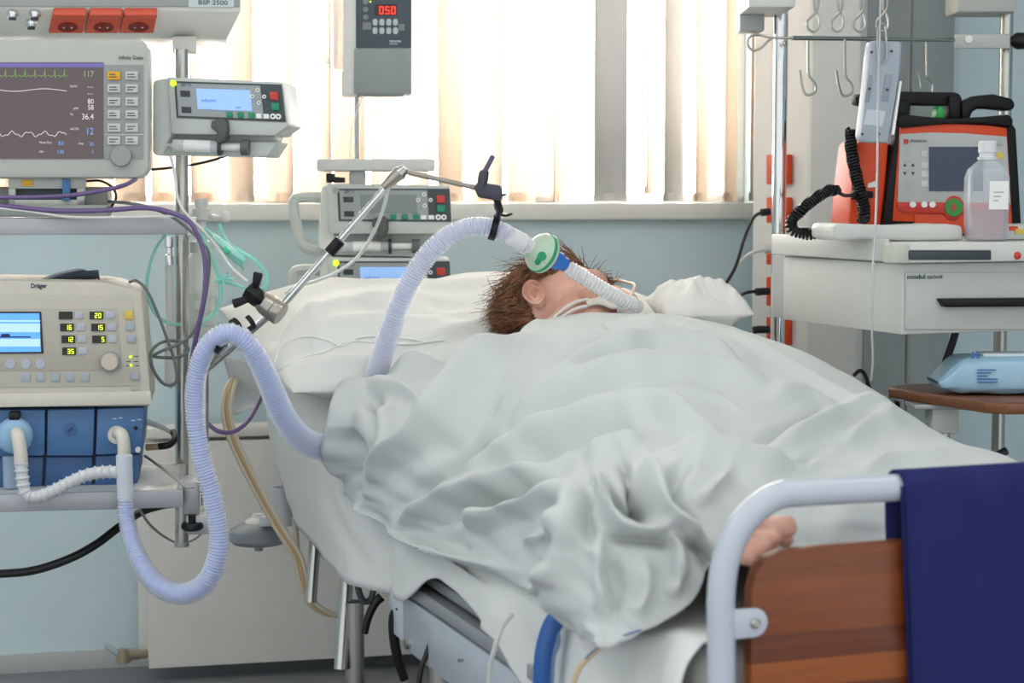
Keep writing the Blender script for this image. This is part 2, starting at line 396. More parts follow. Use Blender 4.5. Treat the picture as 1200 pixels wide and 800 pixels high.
# monitor
d = Dev('patient_monitor', 'grey patient monitor with dark waveform screen on the upper shelf', 'monitor', 60, 208, 3.42, 8)
CASE = mat('monitor_case', '#b9bcb4', .5)
d.part('housing', rrect(-90, 46, 175, 209, 16), 0, .11, CASE, .008)
d.rect('screen', -80, 73, 121, 186, -.002, .001, mat('monitor_screen', '#5d5152', .25, emit=.10, ecol='#6a5a5c'), label='dark screen with waveforms')  # brown-grey tone and faint glow include the reflection on the glass
d.rect('title_bar', -80, 74, 121, 79, -.003, -.002, mat('title_bar', '#6a62a0', .4, emit=.3))
d.rect('button_panel', 122, 76, 168, 186, -.002, .001, mat('panel_grey', '#949a97', .5))
ys = (89, 104, 119.5, 134.5, 150, 165)
BT = mat('button_pale', '#c3c6c0', .5)
for i, y in enumerate(ys):
    for j, x in enumerate((126, 147)):
        yl = i == 0 and j == 0
        b = d.rect('button', x, y - 5.5, x + 15, y + 4.5, -.006, -.001, mat('button_yellow', '#e0a81f', .5) if yl else BT, .001, label='yellow alarm button' if yl else None)
        for k in (0, 1): d.rect('button_print', x + 2, y - 2.5 + 3 * k, x + 9 + (i + j + k) % 3 * 1.5, y - 1.4 + 3 * k, -.0065, -.006, INK, parent=b)
d.rect('groove', 122, 157, 168, 158, -.003, -.002, BT)
mb = d.mb(); mb.lathe([(.0195, 0), (.0195, .010), (.0175, .014), (.0, .014)], d.f(142, 183), (0, -1, 0)); mb.build('knob', mat('knob_grey', '#9b9d97', .5), d.root)
d.text('Infinity Delta', 139, 67.5, 4.6, INK, -.0012, sx=.85)
d.text('─' * 6, -10, 190, 2, INK, -.0012)
GRN = mat('trace_green', '#8fb070', .4, emit=.35); WT = mat('trace_white', '#d8d0d0', .4, emit=.4); BL = mat('trace_blue', '#7fa0d8', .4, emit=.4)
def wave(pts, m): d.mb().tube([d.f(x, y, -.003) for x, y in pts], .0007, 5).build('waveform', m, d.root)
pts = []
for i in range(14):
    x = -78 + i * 11.5; pts += [(x, 90), (x + 3, 88), (x + 4, 81), (x + 4.6, 91), (x + 8, 88)]
wave([p for p in pts if p[0] < 80], GRN)
wave([(x, 105.5 + 1.5 * math.sin(x * .09)) for x in range(-78, 80, 3)], WT)
wave([(x, 157 + 2.6 * math.sin(x * .33) + 1.2 * math.sin(x * .8)) for x in range(-78, 80, 2)], WT)
for t, x, y, h, m in (('117', 110, 87, 7, GRN), ('* * *', 109, 103, 3, WT), ('* * *', 109, 111, 3, WT), ('80', 110, 119, 6, WT), ('58', 110, 126, 6, WT), ('36.4', 110, 137, 7, WT), ('12', 110, 154, 8, BL), ('30', 110, 169, 4.5, BL), ('5', 110, 178, 4.5, BL), ('8.0', 75, 168, 4.5, BL), ('130', 75, 178, 4.5, BL)):
    d.text(t, x, y, h, m, -.003, align='RIGHT', name='reading', sx=.85)
for t, x, y in (('SpO2', 82, 101), ('pNI', 86, 127), ('Ta', 82, 134), ('etCO2', 82, 151), ('Mean Rec', 46, 167), ('MV', 46, 178), ('Insp', 92, 168)): d.text(t, x, y, 2.6, WT, -.003, name='reading')
# dock below monitor
d = Dev('monitor_dock', 'grey docking unit beneath the monitor on the upper shelf', 'dock', 60, 254, 3.44, 8)
d.rect('rear_box', -60, 219, 126, 254, .03, .14, mat('dock_dark', '#8b8c85', .5), .004)
d.part('front_frame', [[(10, 208), (99, 208), (99, 221), (10, 221)], [(10, 221), (18, 221), (18, 240), (10, 240)], [(90, 221), (99, 221), (99, 240), (90, 240)], [(10, 234), (99, 234), (99, 240), (10, 240)]], 0, .04, CASE, .001)
d.rect('slot', 17, 220, 91, 235, .015, .02, DARKG)
d.rect('yellow_tag', 26, 211, 38, 218, -.003, 0, mat('button_yellow', '#e0a81f', .5), label='yellow tag')
d.rect('blue_connector', 73, 210, 82, 235, -.008, .006, mat('connector_blue', '#3f6da6', .5), .001, label='blue connector')
d.rect('base', -60, 240, 124, 254, -.004, .13, GREYP, .003)
# shelves
def shelf(label, yt, yb, xr, Y, yaw, depth):
    d = Dev('equipment_shelf', label, 'shelf', 80, yb, Y, yaw)
    SH = mat('shelf_grey', '#a9acaf', .4, .3); zt = d.f(80, yt)[2]; zb = d.f(80, yb)[2]; x1 = d.f(xr, yb)[0]; x0 = d.f(-110, yb)[0]
    d.mb().box(x0, x1, .004, depth, zt - .006, zt, .001).build('board', mat('shelf_top', '#c9cbca', .35, .2), d.root)
    d.mb().box(x0, x1, 0, .012, zb, zt + .001, .002).build('front_rail', SH, d.root)
    d.mb().box(x1 - .012, x1, .012, depth, zb, zt + .001, .002).build('side_rail', SH, d.root)
    d.mb().box(x0, x1, depth - .012, depth, zb, zt + .001, .002).build('rear_rail', SH, d.root)
    return d, x1, zt, zb
d, x1, zt, zb = shelf('grey metal shelf under the patient monitor', 256, 275, 219, 3.4, 8, .24)
d.mb().box(x1, x1 + .016, .0, .05, zb - .004, zt + .002, .003).build('end_cap', OFFW, d.root)
d, x1, zt, zb = shelf('lower grey metal shelf carrying the ventilator', 578, 598, 215, 3.3, 9, .34)
mb = d.mb(); mb.box(x1, x1 + .028, .04, .12, zb - .02, zt + .01, .003); mb.box(x1 + .004, x1 + .05, .03, .09, zb - .055, zb - .02, .003)
mb.build('clamp', ALU, d.root)
mb = d.mb(); c = d.f(225, 603, .03); mb.cyl(c, c + Vector((0, 0, -.018)), .007); mb.lathe([(.017, 0), (.02, -.004), (.02, -.01), (.015, -.014), (0, -.014)], c + Vector((0, 0, -.014))); mb.build('clamp_knob', BLACK, d.root, 'black clamp knob')
# syringe pumps
def pump(label, Q, hous, yaw, base, Y, lit, clampc, syr, left, handle=None, led=True):
    d = Dev('syringe_pump', label, 'pump', base[0], base[1], Y, yaw, 'syringe pumps')
    def q(a, b):
        (x0, y0), (x1, y1), (x2, y2), (x3, y3) = Q
        return ((x0 * (1 - a) + x1 * a) * (1 - b) + (x3 * (1 - a) + x2 * a) * b, (y0 * (1 - a) + y1 * a) * (1 - b) + (y3 * (1 - a) + y2 * a) * b)
    def rr(name, a0, b0, a1, b1, y0, y1, m, bev=0, **kw): return d.part(name, [q(a0, b0), q(a1, b0), q(a1, b1), q(a0, b1)], y0, y1, m, bev, **kw)
    up, low, basep = hous
    d.part('housing', up, 0, .14, PUMPW, .004)
    d.part('syringe_bay', low, .045, .14, PUMPW, .003)
    d.part('base_ledge', basep, .024, .14, PUMPW, .003)
    d.part('side_cover', left, .012, .13, mat('pump_side', '#d3d8d2', .45), .008)
    rr('panel_border', 0, 0, 1, 1, -.002, 0, mat('pump_border', '#3f4a4c', .5))
    rr('control_panel', .02, .05, .80, .94, -.003, -.001, mat('pump_panel', '#9ba2a4', .5))
    s = rr('display', .20, .18, .70, .74, -.0045, -.002, LCDPALE if lit else LCDGREY, label='lit pale blue display' if lit else 'blank grey display')
    if lit:
        x, y = q(.24, .5); d.text('Infusion', x, y, 4, mat('lcd_ink', '#6f93cf', .5), -.0052, parent=s)
        x, y = q(.55, .66); d.text('ml/h', x, y, 2.4, mat('lcd_ink', '#6f93cf', .5), -.0052, parent=s)
    x, y = q(.06, .10); d.text('SEP 21', x, y, 3.4, INK, -.0035)
    for b, t in ((.34, '▣'), (.78, '◣')):
        rr('symbol', .05, b - .09, .14, b + .08, -.0035, -.003, INK)
    for a in (.46, .56, .66): rr('soft_key', a, .78, a + .055, .93, -.006, -.003, GREEN, .0005, label='green key')
    for a, b in ((.80, .17), (.745, .34), (.855, .34), (.80, .51)):
        x, y = q(a - .03, b); k = d.disc('arrow_key', x, y, 2.4, -.0055, -.003, WHITE); d.disc('arrow_mark', x, y, 1, -.006, -.0055, INK, parent=k)
    for a in (.73, .80): rr('key', a, .8, a + .05, .93, -.0055, -.003, WHITE, .0005)
    rr('stop_key', .88, .2, .955, .42, -.006, -.002, RED, .001, label='red key'); rr('start_key', .88, .5, .955, .70, -.006, -.002, GREEN, .001, label='green start key')
    for a in (.885, .935): x, y = q(a, .86); k = d.disc('bolus_key', x, y, 3.3, -.006, -.002, WHITE); d.disc('key_mark', x, y, 1.3, -.0065, -.006, INK, parent=k)
    x, y = q(-.01, .06); d.disc('status_light', x, y, 3.6, -.005, 0, LEDG if led else GREYP, label='glowing green status light' if led else None)
    # syringe
    (ax, ay), (bx, by), r = syr; rr_ = r * d.k; A = d.f(ax, ay, .012); B = d.f(bx, by, .012); D = B - A
    sy = d.mb().cyl(A, A + D * .62, rr_, n=20).build('syringe_barrel', clear('syringe_clear', '#e8ecf0', .55), d.root)
    d.mb().cyl(A + D * .15, A + D * .5, rr_ * 1.03, n=20).build('syringe_label', mat('paper_label', '#e9e9e6', .7), sy)
    d.mb().cyl(A - D * .10, A, rr_ * .3, n=12).build('syringe_tip', clear('syringe_clear', '#e8ecf0', .55), sy)
    d.mb().cyl(A + D * .6, A + D * .64, rr_ * 1.5, n=20).build('flange', DARKG, sy)
    d.mb().cyl(A + D * .55, A + D * .95, rr_ * .62, n=16).build('plunger', WHITE, sy)
    mb = d.mb(); mb.cyl(B - D * .1, B, r * 1.35 * d.k, n=24); mb.build('pusher', mat('pusher_grey', '#5c615f', .5), d.root, 'dark grey plunger pusher')
    # clamp hook
    cx, cy, s = clampc
    mb = d.mb(); d.slab(mb, [(cx - 9 * s, cy - 9 * s), (cx + 4 * s, cy - 13 * s), (cx + 10 * s, cy - 9 * s), (cx + 11 * s, cy + 4 * s), (cx + 7 * s, cy + 14 * s), (cx - 2 * s, cy + 19 * s), (cx - 5 * s, cy + 15 * s), (cx - 2 * s, cy + 5 * s), (cx - 10 * s, cy)], -.022, .02, .003); mb.build('clamp_hook', mat('clamp_dark', '#50534f', .45), d.root, 'dark grey syringe clamp hook')
    if handle:
        mb = d.mb(); mb.tube([d.f(x, y, .06) for x, y in handle], 6.5 * d.k, 8, smooth=5); mb.build('carry_handle', PUMPW, d.root)
    return d
pump('grey syringe pump on the left pole beside the monitor', [(204, 95), (330, 99), (335, 143), (207, 138)],
     ([(196, 90), (331, 96), (338, 147), (322, 159), (200, 157)], [(192, 156), (322, 158), (318, 168), (190, 166)], [(190, 166), (325, 166), (313, 184), (190, 181)]),
     -4, (258, 185), 3.5, True, (256, 150, .95), ((203, 170), (292, 173), 7), [(178, 94), (204, 90), (206, 150), (188, 183), (178, 181)])
pump('syringe pump with blank display, upper of two behind the pillow', [(395, 221), (527, 221), (529, 260), (397, 259)],
     ([(383, 215), (526, 217), (531, 263), (524, 274), (386, 274)], [(386, 273), (522, 273), (520, 290), (386, 290)], [(384, 289), (522, 289), (515, 299), (386, 299)]),
     3, (455, 300), 4.12, False, (445, 265, .95), ((400, 289), (492, 288), 6), [(376, 218), (392, 215), (392, 299), (372, 290)],
     [(384, 232), (352, 231), (344, 240), (350, 275), (358, 290), (386, 296)], led=False)
pump('syringe pump with lit blue display, lower of two behind the pillow', [(395, 306), (527, 306), (529, 345), (397, 344)],
     ([(383, 301), (526, 303), (531, 348), (524, 359), (386, 359)], [(386, 358), (522, 358), (520, 375), (386, 375)], [(384, 374), (522, 374), (515, 384), (386, 384)]),
     3, (455, 385), 4.12, True, (445, 350, .95), ((400, 374), (492, 373), 6), [(376, 303), (392, 301), (392, 384), (372, 375)],
     [(384, 317), (352, 316), (344, 325), (350, 360), (358, 375), (386, 381)])
# pole + tray behind the pillow
d = Dev('pump_stand', 'pale pump stand with cross tray standing behind the pillow', 'stand', 418, 420, 4.2, 3)
d.root.location.z = 0; d.inv = Matrix.Translation(Vector((0, 0, 0))) @ d.inv
z0 = d.root.location.z
d.o = Vector((d.o.x, d.o.y, 0)); RM[d.root.name] = Matrix.Translation(d.o) @ Matrix.Rotation(math.radians(3), 4, 'Z'); d.inv = RM[d.root.name].inverted()
d.mb().cyl(d.f(418, 212), d.f(418, 105), 3 * d.k).build('upper_pole', ALU, d.root)
d.mb().cyl(d.f(418, 400, .13), d.f(418, 205, .13), 6 * d.k).build('lower_pole', STEEL, d.root)
d.rect('cross_tray', 371, 186, 510, 200, -.06, .16, mat('tray_pale', '#d4d5d2', .5), .004)
d.rect('collar', 409, 200, 428, 216, -.03, .05, OFFW, .004)
q = d.f(418, 330, .13); d.mb().box(q[0] - .03, q[0] + .03, .12, .365, q[2] - .03, q[2] + .03, .004).build('wall_bracket', OFFW, d.root)
mb = d.mb(); d.slab(mb, [(382, 203), (392, 203), (392, 207), (404, 208), (404, 214), (382, 214)], -.05, -.01, .002); mb.build('black_clip', BLACK, d.root, 'small black clip')
# feeding pump
d = Dev('feeding_pump', 'pale infusion pump with red 050 display before the window', 'pump', 445, 112, 4.12, 4)
d.part('housing', rrect(402, -70, 483, 111, 4), 0, .10, mat('feed_white', '#dcdeda', .45), .004)
d.rect('keypad', 417, -60, 482, 56, -.004, .0, mat('keypad_blue_grey', '#45525b', .5), .001)
d.rect('door', 415, 57, 482, 110, -.006, 0, mat('door_grey', '#8f9998', .5), .002)
d.rect('hinge', 418, 110, 473, 113, -.004, .03, MIDG)
dp = d.rect('led_window', 439, 5, 465, 18, -.005, -.004, mat('led_dark_red', '#3a1416', .3))
d.seg7('050', 444.5, 7.5, 5, 9, 2, LEDR, -.005, dp)
for i in range(4):
    for y in (26, 36): d.part('key', rrect(436.5 + i * 8, y - 4, 442.5 + i * 8, y + 4, 2.8), -.006, -.004, mat('key_pale', '#b8bfc2', .5), .0006)
for y in (2, 11, 20): d.disc('side_key', 428.5, y, 3.2, -.006, -.004, MIDG)
d.disc('lamp', 434, 2, 1, -.006, -.004, LEDG); d.rect('grey_key', 425, 26, 435, 34.5, -.005, -.004, MIDG); d.rect('square_key', 467, 28, 474, 36, -.005, -.004, MIDG)
d.text('MEDICINE', 456, 48.5, 2.2, WT, -.0048); d.text('INFUSION', 456, 51.5, 1.6, WT, -.0048)
mb = d.mb(); d.slab(mb, [(386, -70), (403, -70), (403, 82), (386, 80)], .02, .024); sc = mb.build('scale_strip', clear('scale_clear', '#e4e4e0', .45), d.root)
mb = d.mb()
for i in range(40): y = -10 + i * 2.3; d.slab(mb, [(391, y), (399 if i % 5 == 0 else 396, y), (399 if i % 5 == 0 else 396, y + .7), (391, y + .7)], .018, .02)
mb.build('scale_marks', GREYP, sc)
d.mb().tube([d.f(x, y, .03) for x, y in ((372, -60), (372, 20), (373, 55), (378, 68), (390, 73))], 3.6 * d.k, smooth=6).build('drip_tube', clear('tube_clear', '#e4e6ea', .3), d.root)
d.mb().tube([d.f(x, y, -.01) for x, y in ((425, 112), (418, 130), (412, 150), (410, 185))], 1.5 * d.k, smooth=6).build('line', clear('tube_clear', '#e4e6ea', .3), d.root)
d.rect('pole_clamp', 400, 84, 415, 111, .0, .12, mat('feed_white', '#dcdeda', .45), .003)
# ------------------------------------------------------------------ ventilator
d = Dev('ventilator', 'beige and blue ventilator with lit blue screen on the lower shelf', 'ventilator', 60, 577, 3.36, 9)
d.part('housing', [(-90, 326), (0, 328), (120, 330), (132, 332), (166, 341), (177, 462), (177, 476), (-90, 478)], 0, .24, BEIGE, .006)
d.part('lower_lip', [(-90, 463), (177, 458), (178, 474), (-90, 479)], -.006, .0, mat('vent_lip', '#d0ccc0', .5), .002)
d.part('front_panel', [(-90, 344), (155, 345), (165, 452), (-90, 455)], -.0015, 0, mat('vent_panel', '#c0bbad', .5), .001)
d.part('control_field', [(-90, 362), (137, 361), (143, 432), (107, 434), (-90, 435)], -.003, -.001, BEIGE2, .0008)
s = d.part('screen', [(-80, 365), (48, 365), (51, 414), (-80, 415)], -.005, -.003, mat('screen_black', '#15181f', .3))
s2 = d.part('display', [(-80, 367), (46, 367), (48, 412), (-80, 413)], -.006, -.005, LCDBLUE, parent=s, label='lit blue display')
DKB = mat('lcd_dark', '#1c2c55', .5); LTB = mat('lcd_light', '#a9cdf7', .4, emit=.6, ecol='#a9cdf7')
d.rect('display_band', -80, 375, 47, 377, -.0065, -.006, LTB, parent=s2); d.rect('display_band', -80, 379, 47, 389, -.0065, -.006, LTB, parent=s2); d.rect('display_band', -80, 397, 47, 406, -.0065, -.006, LTB, parent=s2)
d.part('pressure_curve', [(-60, 394), (1, 394), (2, 391), (11, 391), (12, 394), (36, 394), (36, 395.5), (-60, 395.5)], -.007, -.0065, DKB, parent=s2)
for t, x, y, m in (('', 69, 365, 0), ('20', 105, 365, 0), ('16', 70.5, 379, 0), ('15', 107, 379, 0), ('12', 72, 393, 0), ('5', 108, 393, 0), ('35', 73, 407, 0)):
    b = d.rect('led_window', x, y, x + 16, y + 9, -.005, -.003, mat('led_black', '#17160c', .3))
    if t: d.seg7(t, x + (6 if len(t) == 2 else 11), y + 1.8, 3.2, 5.6, 1.1, LEDY, -.005, b)
    d.rect('key', x + 19, y, x + 29, y + 8.5, -.005, -.003, mat('key_lilac', '#b3b8c4', .5), .001)
for i in range(5): d.rect('key', 25 + 17.3 * i, 437, 35.5 + 17.3 * i, 447, -.004, -.002, mat('key_blue_grey', '#a3adb8', .5), .001)
for x in (-5, 12, 30, 47): d.disc('round_key', x, 426, 5.6, -.005, -.003, mat('key_lilac', '#b3b8c4', .5))
d.rect('alarm_key', 146, 364, 156, 374, -.005, -.002, mat('key_yellow', '#d6bd4f', .5), .001, label='yellow alarm key')
for x, y in ((148, 379), (149, 393), (153, 437)): d.rect('key', x, y, x + 10, y + 8, -.005, -.002, mat('key_blue_grey', '#a3adb8', .5), .001)
for x, y in ((153, 418), (153.5, 428)): d.disc('status_light', x, y, 1.6, -.004, -.001, LEDG)
for x, y in ((157, 417), (148, 423), (157, 423), (148, 428), (158, 428)): d.rect('print', x, y, x + 5, y + 1, -.002, -.0014, INK)
k = d.disc('dial_ring', 129, 424, 12.5, -.006, -.003, mat('dial_ring', '#8b99a6', .5))
mb = d.mb(); mb.lathe([(.016, 0), (.016, .014), (.0135, .018), (0, .018)], d.f(129, 423.5, -.006), (0, -1, 0)); mb.build('dial', mat('dial_cream', '#c9bfae', .5), k)
d.text('Dräger', 36, 335, 5.4, NAVY, -.0008, bold=.035, sx=.85); d.text('Savina', 154, 456, 3, GREYP, -.0018)
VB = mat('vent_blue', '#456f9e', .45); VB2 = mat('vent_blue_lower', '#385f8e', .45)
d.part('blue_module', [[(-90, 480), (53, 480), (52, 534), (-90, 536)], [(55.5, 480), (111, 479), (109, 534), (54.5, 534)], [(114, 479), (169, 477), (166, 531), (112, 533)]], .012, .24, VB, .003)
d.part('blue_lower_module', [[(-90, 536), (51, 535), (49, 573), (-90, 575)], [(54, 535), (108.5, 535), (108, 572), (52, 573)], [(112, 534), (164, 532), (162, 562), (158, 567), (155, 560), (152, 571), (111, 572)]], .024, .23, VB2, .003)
d.rect('rear_core', -85, 478, 150, 574, .03, .22, mat('vent_core_navy', '#1e2c40', .6))  # dark core seen in the joints between the blue modules
k = d.disc('lock', 82, 503, 7, .008, .014, VB2); d.part('lock_slot', [(79, 505), (84, 500), (85.5, 501.5), (80.5, 506.5)], .006, .008, NAVY, parent=k)
d.disc('jack', 159, 501.5, 2.4, .010, .013, BLACK); d.disc('cap', 161.5, 527, 3.2, .004, .013, WHITE)
for x, y in ((132, 490), (139, 489), (154, 492), (161, 491)): d.rect('print', x, y, x + 4.5, y + 1, .0112, .012, mat('print_pale', '#c3cfdb', .6))
LB = mat('valve_pale_blue', '#8db4d2', .4)
mb = d.mb(); mb.lathe([(.031, 0), (.033, .008), (.033, .02), (.026, .03), (.016, .034), (0, .034)], d.f(18, 509, .012), (0, -1, 0)); v = mb.build('expiratory_valve', LB, d.root, 'pale blue expiratory valve')
d.rect('valve_clip', 10, 483, 23, 492, -.015, .012, BLACK, .003, parent=v)
d.mb().cyl(d.f(12, 534, .0), d.f(13, 571, .0), 9 * d.k).build('water_trap', clear('trap_clear', '#b9cde0', .45), v)
EL = mat('elbow_cream', '#d6d2c6', .4)
d.mb().tube([d.f(20, 508, .0), d.f(20, 508, -.035), d.f(21.5, 514, -.05), d.f(24, 530, -.052), d.f(25, 547, -.052)], 8 * d.k, 16, smooth=6).build('elbow', EL, v)
mb = d.mb(); mb.lathe([(.0165, 0), (.0165, .012), (.014, .02), (0, .02)], d.f(137, 509, .012), (0, -1, 0)); v = mb.build('inspiratory_port', EL, d.root, 'cream inspiratory port')
d.mb().tube([d.f(138, 508, .0), d.f(139, 507, -.02), d.f(143, 510, -.04), d.f(145, 520, -.046), d.f(145.5, 540, -.046)], 7.6 * d.k, 16, smooth=6).build('elbow', EL, v)
VY = 3.27
def hose(name, label, pts, r0, pitch, mcore, mshell, depth=.10, ribn=3, inner=.74, parent=None):
    """ribbed hose: smooth coloured bore inside a clear corrugated shell; r0 in pixels (list or value)"""
    w = [P(*p) for p in pts]; dense = resample(cr(w, 14), pitch / ribn); n = len(dense)
    if isinstance(r0, (list, tuple)):
        rs = [r0[i] * pts[i][2] / F for i in range(len(pts))]; xs = np.linspace(0, 1, len(pts))
        R = [float(np.interp(i / (n - 1), xs, rs)) for i in range(n)]
    else: R = [r0 * pts[0][2] / F] * n
    shell = [R[i] * (1 if i % ribn == 0 else 1 - depth) for i in range(n)]
    o = MB().tube(dense, shell, 18, cap=False).build(name, mshell, parent, angle=75)
    if parent is None: RM[o.name] = Matrix.Translation(o.location)
    if mcore: MB().tube(dense[::3], [r * inner for r in R[::3]], 14).build('inner_bore', mcore, o)
    if label: tag(o, label, 'hose')
    return o
HSH = clear('hose_shell', '#f6f8fd', .30, .2, '#fafcff'); HCO = mat('hose_bore_blue', '#a8c0f6', .35, trans=.3)
HCO2 = mat('hose_bore_lilac', '#dfe2f6', .35, trans=.4)
wt = hose('corrugated_tube', 'short white corrugated tube hanging between the two ventilator ports', [(25, 543, VY), (26, 558, VY), (30, 577, VY), (42, 582, VY), (62, 575, VY), (82, 565, VY), (100, 557, VY), (120, 553, VY), (143, 553, VY)], [8.8] * 9, .0125, mat('tube_white_core', '#ced2d4', .5), clear('tube_white_shell', '#e6e8ea', .62, .3), .2, 5, .76)
y = thing('hose_connector', 'frosted tee connector below the right ventilator port', 'connector', P(146, 580, VY + .01))
MB().cyl(P(145.5, 533, VY), P(147, 585, VY), 9.6 * VY / F, n=24).build('sleeve', clear('frost', '#dfe5ee', .7, .4), y)
MB().cyl(P(120, 553, VY), P(142, 553, VY), 7 * VY / F).build('side_arm', clear('frost', '#dfe5ee', .7, .4), y)
hose('breathing_hose', 'looped pale blue ribbed hose from ventilator down and up over the clip to the bed',
     [(147, 580, 3.27), (149, 612, 3.26), (160, 650, 3.22), (182, 683, 3.18), (212, 696, 3.15), (240, 684, 3.13), (254, 655, 3.12), (256, 620, 3.12), (247, 575, 3.12), (236, 535, 3.12), (229, 490, 3.12), (229, 450, 3.11), (238, 415, 3.10), (256, 394, 3.09), (276, 392, 3.09), (296, 410, 3.1), (314, 445, 3.13), (332, 487, 3.18), (355, 515, 3.26), (385, 525, 3.36), (420, 520, 3.5), (450, 512, 3.6)],
     [10, 10.5, 12, 13, 13.2, 13, 12.6, 12.5, 12.2, 12, 12, 12.5, 13.5, 14.5, 15.5, 16, 16.5, 17, 17, 17, 17, 16], .0052, HCO, HSH, .13, 4, .68)
hose('breathing_hose', 'whitish ribbed hose arching from the blanket up to the green filter',
     [(408, 520, 3.62), (418, 492, 3.55), (436, 452, 3.4), (452, 402, 3.33), (470, 352, 3.29), (492, 311, 3.28), (520, 280, 3.27), (550, 266, 3.27), (578, 267, 3.27), (604, 280, 3.275), (620, 290, 3.28)],
     [15.5, 15.5, 15.5, 15, 14.2, 13.5, 13, 13, 12.5, 11.5, 11], .0052, HCO2, HSH, .13, 4, .68)
# breathing filter
a, b = P(622, 289, 3.285), P(656, 307, 3.325); ax = (b - a).normalized()
fl_ = thing('breathing_filter', 'round green and clear breathing filter before the patient head', 'filter', a)
MB().lathe([(.014, -.05), (.0155, -.048), (.0155, -.02), (.012, -.018), (.012, 0)], a, ax).build('frosted_socket', clear('frost_white', '#eef0ee', .8, .4), fl_)
c = a + ax * .012
MB().lathe([(.011, -.012), (.02, -.006), (.031, .003), (.035, .010), (.035, .013)], c, ax, 36).build('clear_housing', mat('filter_pale_green', '#d9eed6', .3, trans=.3), fl_)
MB().lathe([(.0352, .013), (.0366, .014), (.0366, .0185), (.0352, .0195)], c, ax, 36).build('green_band', mat('filter_green', '#2a9a6c', .35), fl_, 'green band')
MB().lathe([(.036, .0195), (.036, .023), (.03, .029), (.018, .035), (.010, .036)], c, ax, 36).build('rear_housing', mat('filter_pale_green', '#d9eed6', .3, trans=.3), fl_)
up = ax.orthogonal().normalized()
zax = Vector((0, 0, 1)); lat = ax.cross(zax).normalized(); upv = lat.cross(ax).normalized()
mb = MB()
from mathutils.bvhtree import BVHTree
hs = [c_ for c_ in fl_.children if c_.name.startswith('clear_housing')][0]; hb_m = bmesh.new(); hb_m.from_mesh(hs.data); tr_ = BVHTree.FromBMesh(hb_m); hb_m.free()
for x, y, r in ((635, 300, .0080), (630, 307, .0052), (632, 304, .0056)):
    h_ = tr_.ray_cast(EYE - fl_.location, ray(x, y).normalized())
    if h_[0]:
        n_ = h_[1] if h_[1].dot(ray(x, y)) < 0 else -h_[1]
        mb.lathe([(r, -.003), (r, .0012), (0, .0016)], h_[0] + fl_.location, n_, 20)
mb.build('green_mark', mat('filter_mark', '#118f66', .4), fl_, 'green drop-shaped mark')
bl = MB().lathe([(.0165, .034), (.0165, .056), (.0125, .058), (.0125, .072), (.009, .072)], c, ax, 28).build('blue_connector', mat('connector_bright_blue', '#2b6fc6', .35), fl_, 'bright blue connector')
ct = hose('corrugated_tube', 'white corrugated catheter tube running from blue connector down to the mouth', [(667, 314, 3.335), (690, 329, 3.35), (714, 343, 3.365), (732, 353, 3.385), (742, 356, 3.4)], [9.5, 9.5, 9.5, 9.5, 9], .0075, mat('catheter_core', '#f0eef0', .5, trans=.3), clear('catheter_shell', '#f4f2f4', .66, .3), .14, 4, .85)
e = MB().tube([P(738, 354, 3.395), P(748, 357, 3.41), P(747, 362, 3.43), P(738, 364, 3.44), P(726, 364, 3.455)], .0085, 14, smooth=5).build('tube_elbow', clear('elbow_clear', '#e8e6ea', .5), None); tag(e, 'clear elbow piece joining the white tube to the mouth', 'connector')
# ------------------------------------------------------------------ support arm
ar = thing('hose_support_arm', 'jointed steel hose support arm with black clamps above the bed', 'arm', P(240, 600, 3.45))
def rod(n, a, b, r, m=CHROME, lab=None): return MB().cyl(P(*a), P(*b), r * a[2] / F, n=18).build(n, m, ar, lab)
rod('mounting_post', (240, 592, 3.36), (240, 432, 3.36), 4.5, STEEL)
rod('lower_rod', (240, 434, 3.34), (314, 371, 3.22), 4.2)
MB().ball(P(240, 432, 3.35), .009).build('post_knuckle', STEEL, ar)
jc = P(319, 361, 3.22); jd = (P(331, 369, 3.215) - P(308, 352, 3.225)).normalized()
MB().lathe([(.012, -.026), (.018, -.022), (.0205, -.012), (.0205, .002), (.0195, .003), (.0205, .004), (.0205, .018), (.019, .02), (0, .02)], jc, jd, 32).build('joint', mat('joint_nickel', '#a8a39a', .3, .9), ar)
hc = P(298, 346, 3.215)
mb = MB(); mb.lathe([(.010, -.016), (.017, -.014), (.0185, -.004), (.0185, .010), (.012, .014), (.008, .02)], hc, jd, 6); kn = mb.build('wing_knob', BLACK, ar, 'black wing knob', 20)
def lever(a, b, w0, w1):
    A, B = P(*a), P(*b); dr = (B - A).normalized(); sd = dr.cross(Vector((0, 1, 0))).normalized(); dp = Vector((0, 1, 0)) * .006
    return MB().poly([A + sd * w0 - dp, A - sd * w0 - dp, A - sd * w0 + dp, A + sd * w0 + dp], [B + sd * w1 - dp, B - sd * w1 - dp, B - sd * w1 + dp, B + sd * w1 + dp], .003)
lever((299, 338, 3.21), (303, 319, 3.205), .006, .0085).build('knob_lever', BLACK, kn)
lever((291, 350, 3.21), (273, 356, 3.2), .006, .0085).build('knob_lever', BLACK, kn)
rod('upper_rod', (331, 358, 3.22), (466, 204, 3.2), 4.2)
rod('sleeve', (386, 296, 3.209), (399, 281, 3.207), 7, BLACK, 'black sleeve')
a, b = P(449, 220, 3.2), P(475, 197, 3.2); MB().cyl(a, a.lerp(b, .75), .0065, .0128, 24).build('cone_joint', mat('joint_nickel', '#a8a39a', .3, .9), ar)
MB().cyl(a.lerp(b, .75), b, .0128, .008, 24).build('cone_cap', STEEL, ar)
rod('fore_rod', (470, 200, 3.2), (558, 220, 3.2), 3.2, mat('fore_rod_grey', '#a39a90', .4, .5))
CL = mat('clamp_charcoal', '#3a3c48', .45)
